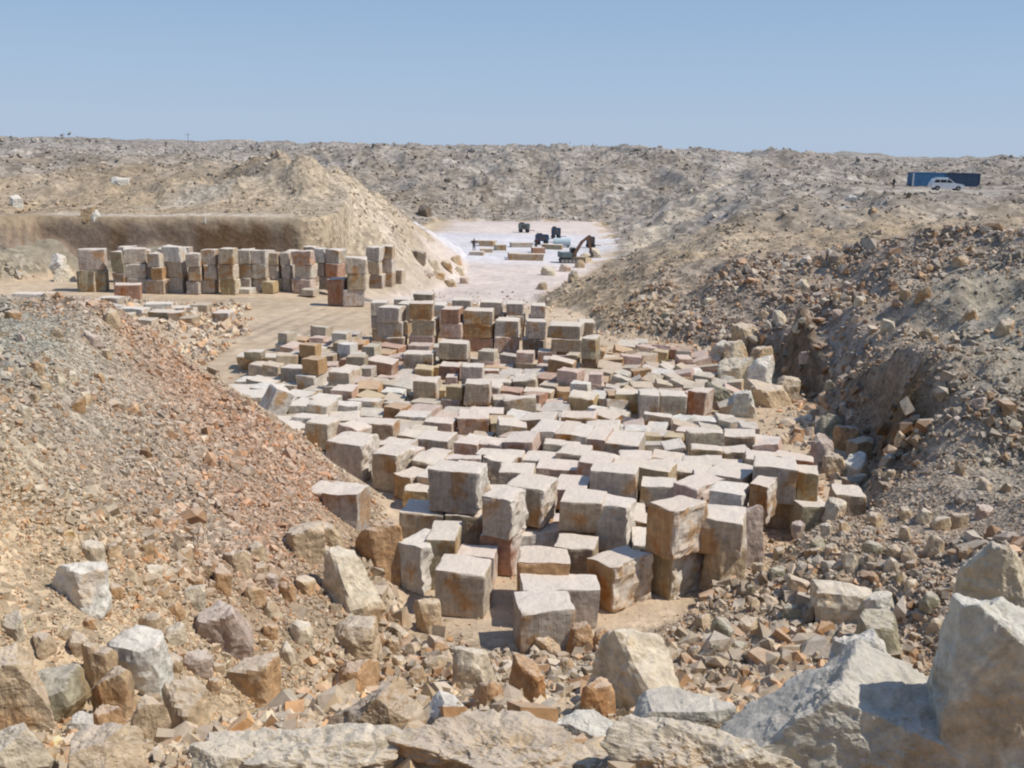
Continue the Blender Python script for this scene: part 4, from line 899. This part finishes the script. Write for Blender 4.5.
MBd().box((-.8, 0, 1.86), (1.9, 1.1, .16), bev=.03).bar((-1.6, -.55, 1.77), (0, -.55, 1.77), .04, .06).build('roof_rack', M_lbl, car)
MBd().box((2.48, 0, .48), (.1, 1.7, .16), bev=.03).build('bumper', M_steel, car)
for x_ in (-1.2, -.2):
    for s in (-1, 1): MBd().box((x_+.35, s*.89, 1.0), (.18, .03, .035)).build('door_handle', M_steel, car)

# tracked excavator working on the pan
def excavator(u, v, dist, rz, sc=1.):
    X, Y, Z = atdist(u, v, dist); z = float(terrain(X, dist)); e = empty('excavator', (X, dist, z), R(rz)); e.scale = (sc, sc, sc)
    tag(e, 'dark tracked excavator with a raised brownish arm at the right side of the pan', 'excavator')
    for s in (-1, 1):
        tr = MBd().prism([(-1.6, .3), (-1.45, .08), (1.45, .08), (1.6, .3), (1.6, .5), (1.4, .72), (-1.4, .72), (-1.6, .5)], s*1.0-.26, s*1.0+.26).build('track', M_drk, e)
        w = MBd()
        for x_ in (-1.3, -.65, 0, .65, 1.3): w.cyl((x_, s*1.0, .38), .26, .56, 'y', 12)
        w.build('track_rollers', M_steel, tr)
    MBd().cyl((0, 0, .8), .7, .25, 'z').build('turntable', M_drk, e)
    MBd().box((-.7, 0, 1.35), (2.2, 2.1, .85), bev=.08).box((-1.6, 0, 1.4), (.5, 2.1, .95), bev=.08).build('engine_housing', M_teal, e)
    c = MBd().prism([(.3, .95), (1.35, .95), (1.45, 1.7), (1.1, 2.55), (.25, 2.55), (.25, 1.0)], .25, 1.05).build('cab', M_teal, e)
    MBd().prism([(.4, 1.6), (1.3, 1.6), (1.3, 1.72), (1.02, 2.42), (.4, 2.42)], .235, 1.065).build('window', M_glass, c)
    b = MBd().bar((.7, -.25, 1.3), (2.2, -.25, 3.7), .34, .5).bar((2.1, -.25, 3.6), (3.4, -.25, 4.6), .3, .42).build('boom', M_yel, e)
    MBd().cyl((0, 0, 0), .001, .001).build('pin', M_drk, b) if False else None
    MBd().bar((.95, -.25, .95+.2), (1.9, -.25, 2.7), .1, .1).build('boom_ram', M_steel, e)
    MBd().bar((3.3, -.25, 4.75), (3.7, -.25, 1.9), .26, .36).build('stick', M_yel, e)
    MBd().prism([(3.4, 1.95), (3.95, 1.95), (4.2, 1.3), (3.9, .9), (3.3, 1.0), (3.35, 1.1), (3.75, 1.1), (3.85, 1.35)], -.75, .25).build('bucket', M_drk, e)
excavator(569, 257, 116, 8, .64)
# machines, blocks and people on the pan
def machine(u, v, wpx, hpx, dist, mat, label, kind):
    X, _, _ = atdist(u, v, dist); z = float(terrain(X, dist)); w = wpx*dist/F; h = hpx*dist/F
    e = empty(kind, (X, dist, z), R(6)); tag(e, label, 'machine', 'machines parked on the pan')
    MBd().box((0, 0, .3+h*.5), (w, w*.6, h*.72), bev=.08).build('housing', mat, e)
    MBd().box((-w*.2, 0, .3+h*.92), (w*.4, w*.4, h*.14), bev=.03).build('exhaust_cover', M_drk, e)
    MBd().box((0, -w*.3-.02, .3+h*.5), (w*.5, .04, h*.4)).build('door', M_drk, e)
    for x_ in (-w*.3, w*.3):
        for s in (-1, 1): MBd().cyl((x_, s*w*.27, .28), .28, .18, 'y', 14).build('wheel', M_tyre, e)
    MBd().bar((w*.5, 0, .35), (w*.5+.8, 0, .3), .08, .08).build('tow_bar', M_drk, e)
machine(524, 230, 11, 8, 158, M_teal, 'green-grey wheeled compressor furthest back on the pale pan', 'compressor')
machine(542, 238, 13, 9, 138, M_navy, 'dark wheeled compressor in the middle of the three on the pan', 'compressor')
machine(556, 233, 9, 10, 148, M_navy, 'dark blue upright generator beside a pale blue tank', 'generator')
machine(591, 233, 8, 10, 135, M_drk, 'dark brown upright generator right of the excavator arm', 'generator')
X, _, _ = atdist(562, 239, 135); tk = empty('water_tank', (X, 135, float(terrain(X, 135)))); tag(tk, 'low pale blue water tank among the machines on the pan', 'tank')
MBd().cyl((0, 0, .65), .5, 2.2, 'x', 20).build('tank', M_lbl, tk); MBd().box((-.8, 0, .12), (.2, 1.2, .24)).box((.8, 0, .12), (.2, 1.2, .24)).build('cradle', M_drk, tk)
def farblock(u, v, wpx, hpx, tone, label, D=1.2):
    X, Y = hitz(u, v, FARZ); dep = project(X, Y, FARZ)[2]; P, Fq, _pl = block_geo(wpx*dep/F, D, hpx*dep/F, int(u*3+v), T_FAR, .8)
    o = link('stone_block', mesh_from('stone_block', P, Fq, np.full(len(Fq), 4)), MB); o.location = (X, Y, float(terrain(X, Y))-.05); o.rotation_euler.z = R((u*7) % 24-12); o.color = (*TONE[tone], 1)
    tag(o, label, 'stone block', 'blocks lying on the pan')
for a in [(487, 246, 16, 6, 'buff', 'buff block lying left of centre on the pan'), (500, 250, 11, 6, 'olive', 'small olive block on the pan, right of the buff one'), (486, 252, 12, 4, 'tan', 'low tan slab in front of the buff block on the pan'),
          (477, 255, 14, 4, 'grey', 'grey flat slab, leftmost on the pan'), (521, 247, 22, 5, 'grey', 'long grey slab across the middle of the pan'), (526, 260, 34, 7, 'tan', 'long brown slab lying alone in front on the pan'),
          (513, 258, 10, 6, 'rust', 'reddish block at the left end of the long brown slab'), (538, 253, 13, 6, 'rust', 'reddish block behind the right end of the long brown slab'), (552, 249, 20, 5, 'olive', 'olive slab left of the excavator'),
          (484, 243, 24, 3, 'buff', 'thin buff slab behind the buff block on the pan'), (578, 262, 14, 6, 'gold', 'golden block at the foot of the excavator')]: farblock(*a)

def person(u, v, dist, label, shirt, trousers, rz=0, arm=0.):
    X, _, _ = atdist(u, v, dist); z = float(terrain(X, dist))
    bm = bmesh.new(); J = {}
    def v_(n, x, y, zz): J[n] = bm.verts.new((x, y, zz))
    for s, q in ((-1, 'l'), (1, 'r')):
        v_('hip'+q, s*.10, 0, .90); v_('knee'+q, s*.12, -.02, .50); v_('ank'+q, s*.13, .02, .09); v_('toe'+q, s*.14, -.15, .04)
        v_('sh'+q, s*.18, 0, 1.42); v_('el'+q, s*.25, .03-.1*arm, 1.14+.1*arm); v_('wr'+q, s*.26, -.08-.25*arm, .90+.3*arm); v_('hand'+q, s*.255, -.12-.28*arm, .80+.34*arm)
    v_('pel', 0, 0, .95); v_('ch', 0, 0, 1.28); v_('nk', 0, 0, 1.48); v_('hd', 0, -.01, 1.60); v_('tp', 0, -.01, 1.72)
    E = [('pel', 'ch'), ('ch', 'nk'), ('nk', 'hd'), ('hd', 'tp')]
    for q in 'lr': E += [('pel', 'hip'+q), ('hip'+q, 'knee'+q), ('knee'+q, 'ank'+q), ('ank'+q, 'toe'+q), ('ch', 'sh'+q), ('sh'+q, 'el'+q), ('el'+q, 'wr'+q), ('wr'+q, 'hand'+q)]
    for a, b in E: bm.edges.new((J[a], J[b]))
    bm.verts.index_update(); order = {n: i for i, n in enumerate(J)}
    me = bpy.data.meshes.new('person'); bm.to_mesh(me); bm.free(); o = bpy.data.objects.new('person', me); COL.objects.link(o)
    sk = o.modifiers.new('skin', 'SKIN'); sk.use_smooth_shade = True
    rad = dict(pel=.15, ch=.16, nk=.06, hd=.10, tp=.075, hip=.10, knee=.065, ank=.045, toe=.04, sh=.07, el=.045, wr=.032, hand=.04)
    for n, i in order.items():
        k = n if n in rad else n[:-1]; me.skin_vertices[0].data[i].radius = (rad[k], rad[k]*.85); me.skin_vertices[0].data[i].use_root = n == 'pel'
    ss = o.modifiers.new('sub', 'SUBSURF'); ss.levels = ss.render_levels = 2
    m, nt, N, L = nodes('clothing'); out = N.new('ShaderNodeOutputMaterial'); bs = N.new('ShaderNodeBsdfPrincipled'); L.new(bs.outputs[0], out.inputs[0]); bs.inputs['Roughness'].default_value = .9
    tc = N.new('ShaderNodeTexCoord'); sp = N.new('ShaderNodeSeparateXYZ'); L.new(tc.outputs['Object'], sp.inputs[0])
    rp = N.new('ShaderNodeValToRGB'); rp.color_ramp.interpolation = 'CONSTANT'; dv = N.new('ShaderNodeMath'); dv.operation = 'DIVIDE'; dv.inputs[1].default_value = 1.8; L.new(sp.outputs['Z'], dv.inputs[0]); L.new(dv.outputs[0], rp.inputs[0])
    e = rp.color_ramp.elements; e[0].position = 0; e[0].color = (*trousers, 1); e[1].position = .53; e[1].color = (*shirt, 1)
    a = e.new(.825); a.color = (.20, .11, .07, 1); a = e.new(.92); a.color = (.015, .012, .01, 1); L.new(rp.outputs[0], bs.inputs['Base Color'])
    me.materials.append(m); o.location = (X, dist, z); o.rotation_euler.z = R(rz); tag(o, label, 'person')
person(474, 246, 125, 'person in dark clothes standing at the left of the pan, beside the slabs', (.05, .04, .04), (.06, .05, .05), 30, .4)
person(536, 245, 128, 'person in a dark red top standing near the compressors on the pan', (.09, .03, .03), (.03, .03, .04), -40, .6)
person(894, 182, 171, 'person in black standing on the far bank left of the blue container', (.01, .01, .014), (.02, .016, .016), 20, .2)

for u, lab in ((63, 'thin pole on the skyline, the left of two'), (188, 'thin pole on the skyline, the right of two')):
    X, Y, Z = atdist(u, 138, 380); z = float(terrain(X, 380)); e = empty('utility_pole', (X, 380, z-.3)); tag(e, lab, 'pole', 'poles on the skyline')
    h = max(3.5, Z-z+2.0); MBd().cyl((0, 0, h/2), .14, h, 'z', 8, .09).build('pole', M_steel, e); MBd().box((0, 0, h-.5), (1.8, .12, .12)).build('crossarm', M_steel, e)

# ------------------------------------------------------------------ light and sky
EL, AZ = R(53), math.atan2(.985, -.14)       # sun high, from the right and a little beyond
sd_ = Vector((math.cos(EL)*math.sin(AZ), math.cos(EL)*math.cos(AZ), math.sin(EL)))
ld = bpy.data.lights.new('sun', 'SUN'); ld.energy = 4.3; ld.angle = R(.5); ld.color = (1, .945, .86)
sun = bpy.data.objects.new('sun', ld); COL.objects.link(sun); sun.rotation_euler = sd_.to_track_quat('Z', 'Y').to_euler()
w = bpy.data.worlds.new('World'); scene.world = w; w.use_nodes = True; nt = w.node_tree; N, L = nt.nodes, nt.links; N.clear()
ow = N.new('ShaderNodeOutputWorld'); bg = N.new('ShaderNodeBackground'); sk = N.new('ShaderNodeTexSky'); sk.sky_type = 'NISHITA'; sk.sun_disc = False
sk.sun_elevation = EL; sk.sun_rotation = AZ; sk.air_density = 1.0; sk.dust_density = .5; sk.ozone_density = 2.5; sk.altitude = 100
bg.inputs['Strength'].default_value = .12; 
wt = N.new('ShaderNodeTexCoord'); ws = N.new('ShaderNodeSeparateXYZ'); L.new(wt.outputs['Generated'], ws.inputs[0])
wr = N.new('ShaderNodeValToRGB'); L.new(ws.outputs['Z'], wr.inputs[0]); k_ = 1/.12
wr.color_ramp.elements[0].position = 0; wr.color_ramp.elements[0].color = (.42, .54, .72, 1); wr.color_ramp.elements[1].position = 1; wr.color_ramp.elements[1].color = (.12, .22, .48, 1)
e_ = wr.color_ramp.elements.new(.16); e_.color = (.28, .43, .66, 1)
sc_ = N.new('ShaderNodeVectorMath'); sc_.operation = 'SCALE'; L.new(wr.outputs[0], sc_.inputs[0]); sc_.inputs['Scale'].default_value = k_
wm = N.new('ShaderNodeMixRGB'); wm.inputs[0].default_value = .88; L.new(sk.outputs[0], wm.inputs[1]); L.new(sc_.outputs[0], wm.inputs[2]); L.new(wm.outputs[0], bg.inputs[0]); L.new(bg.outputs[0], ow.inputs[0])
scene.view_settings.view_transform = 'Standard'; scene.view_settings.look = 'None'; scene.view_settings.exposure = 0; scene.view_settings.gamma = 1
scene.render.engine = 'CYCLES'; scene.cycles.pixel_filter_type = 'BLACKMAN_HARRIS'; scene.cycles.filter_width = 2.1
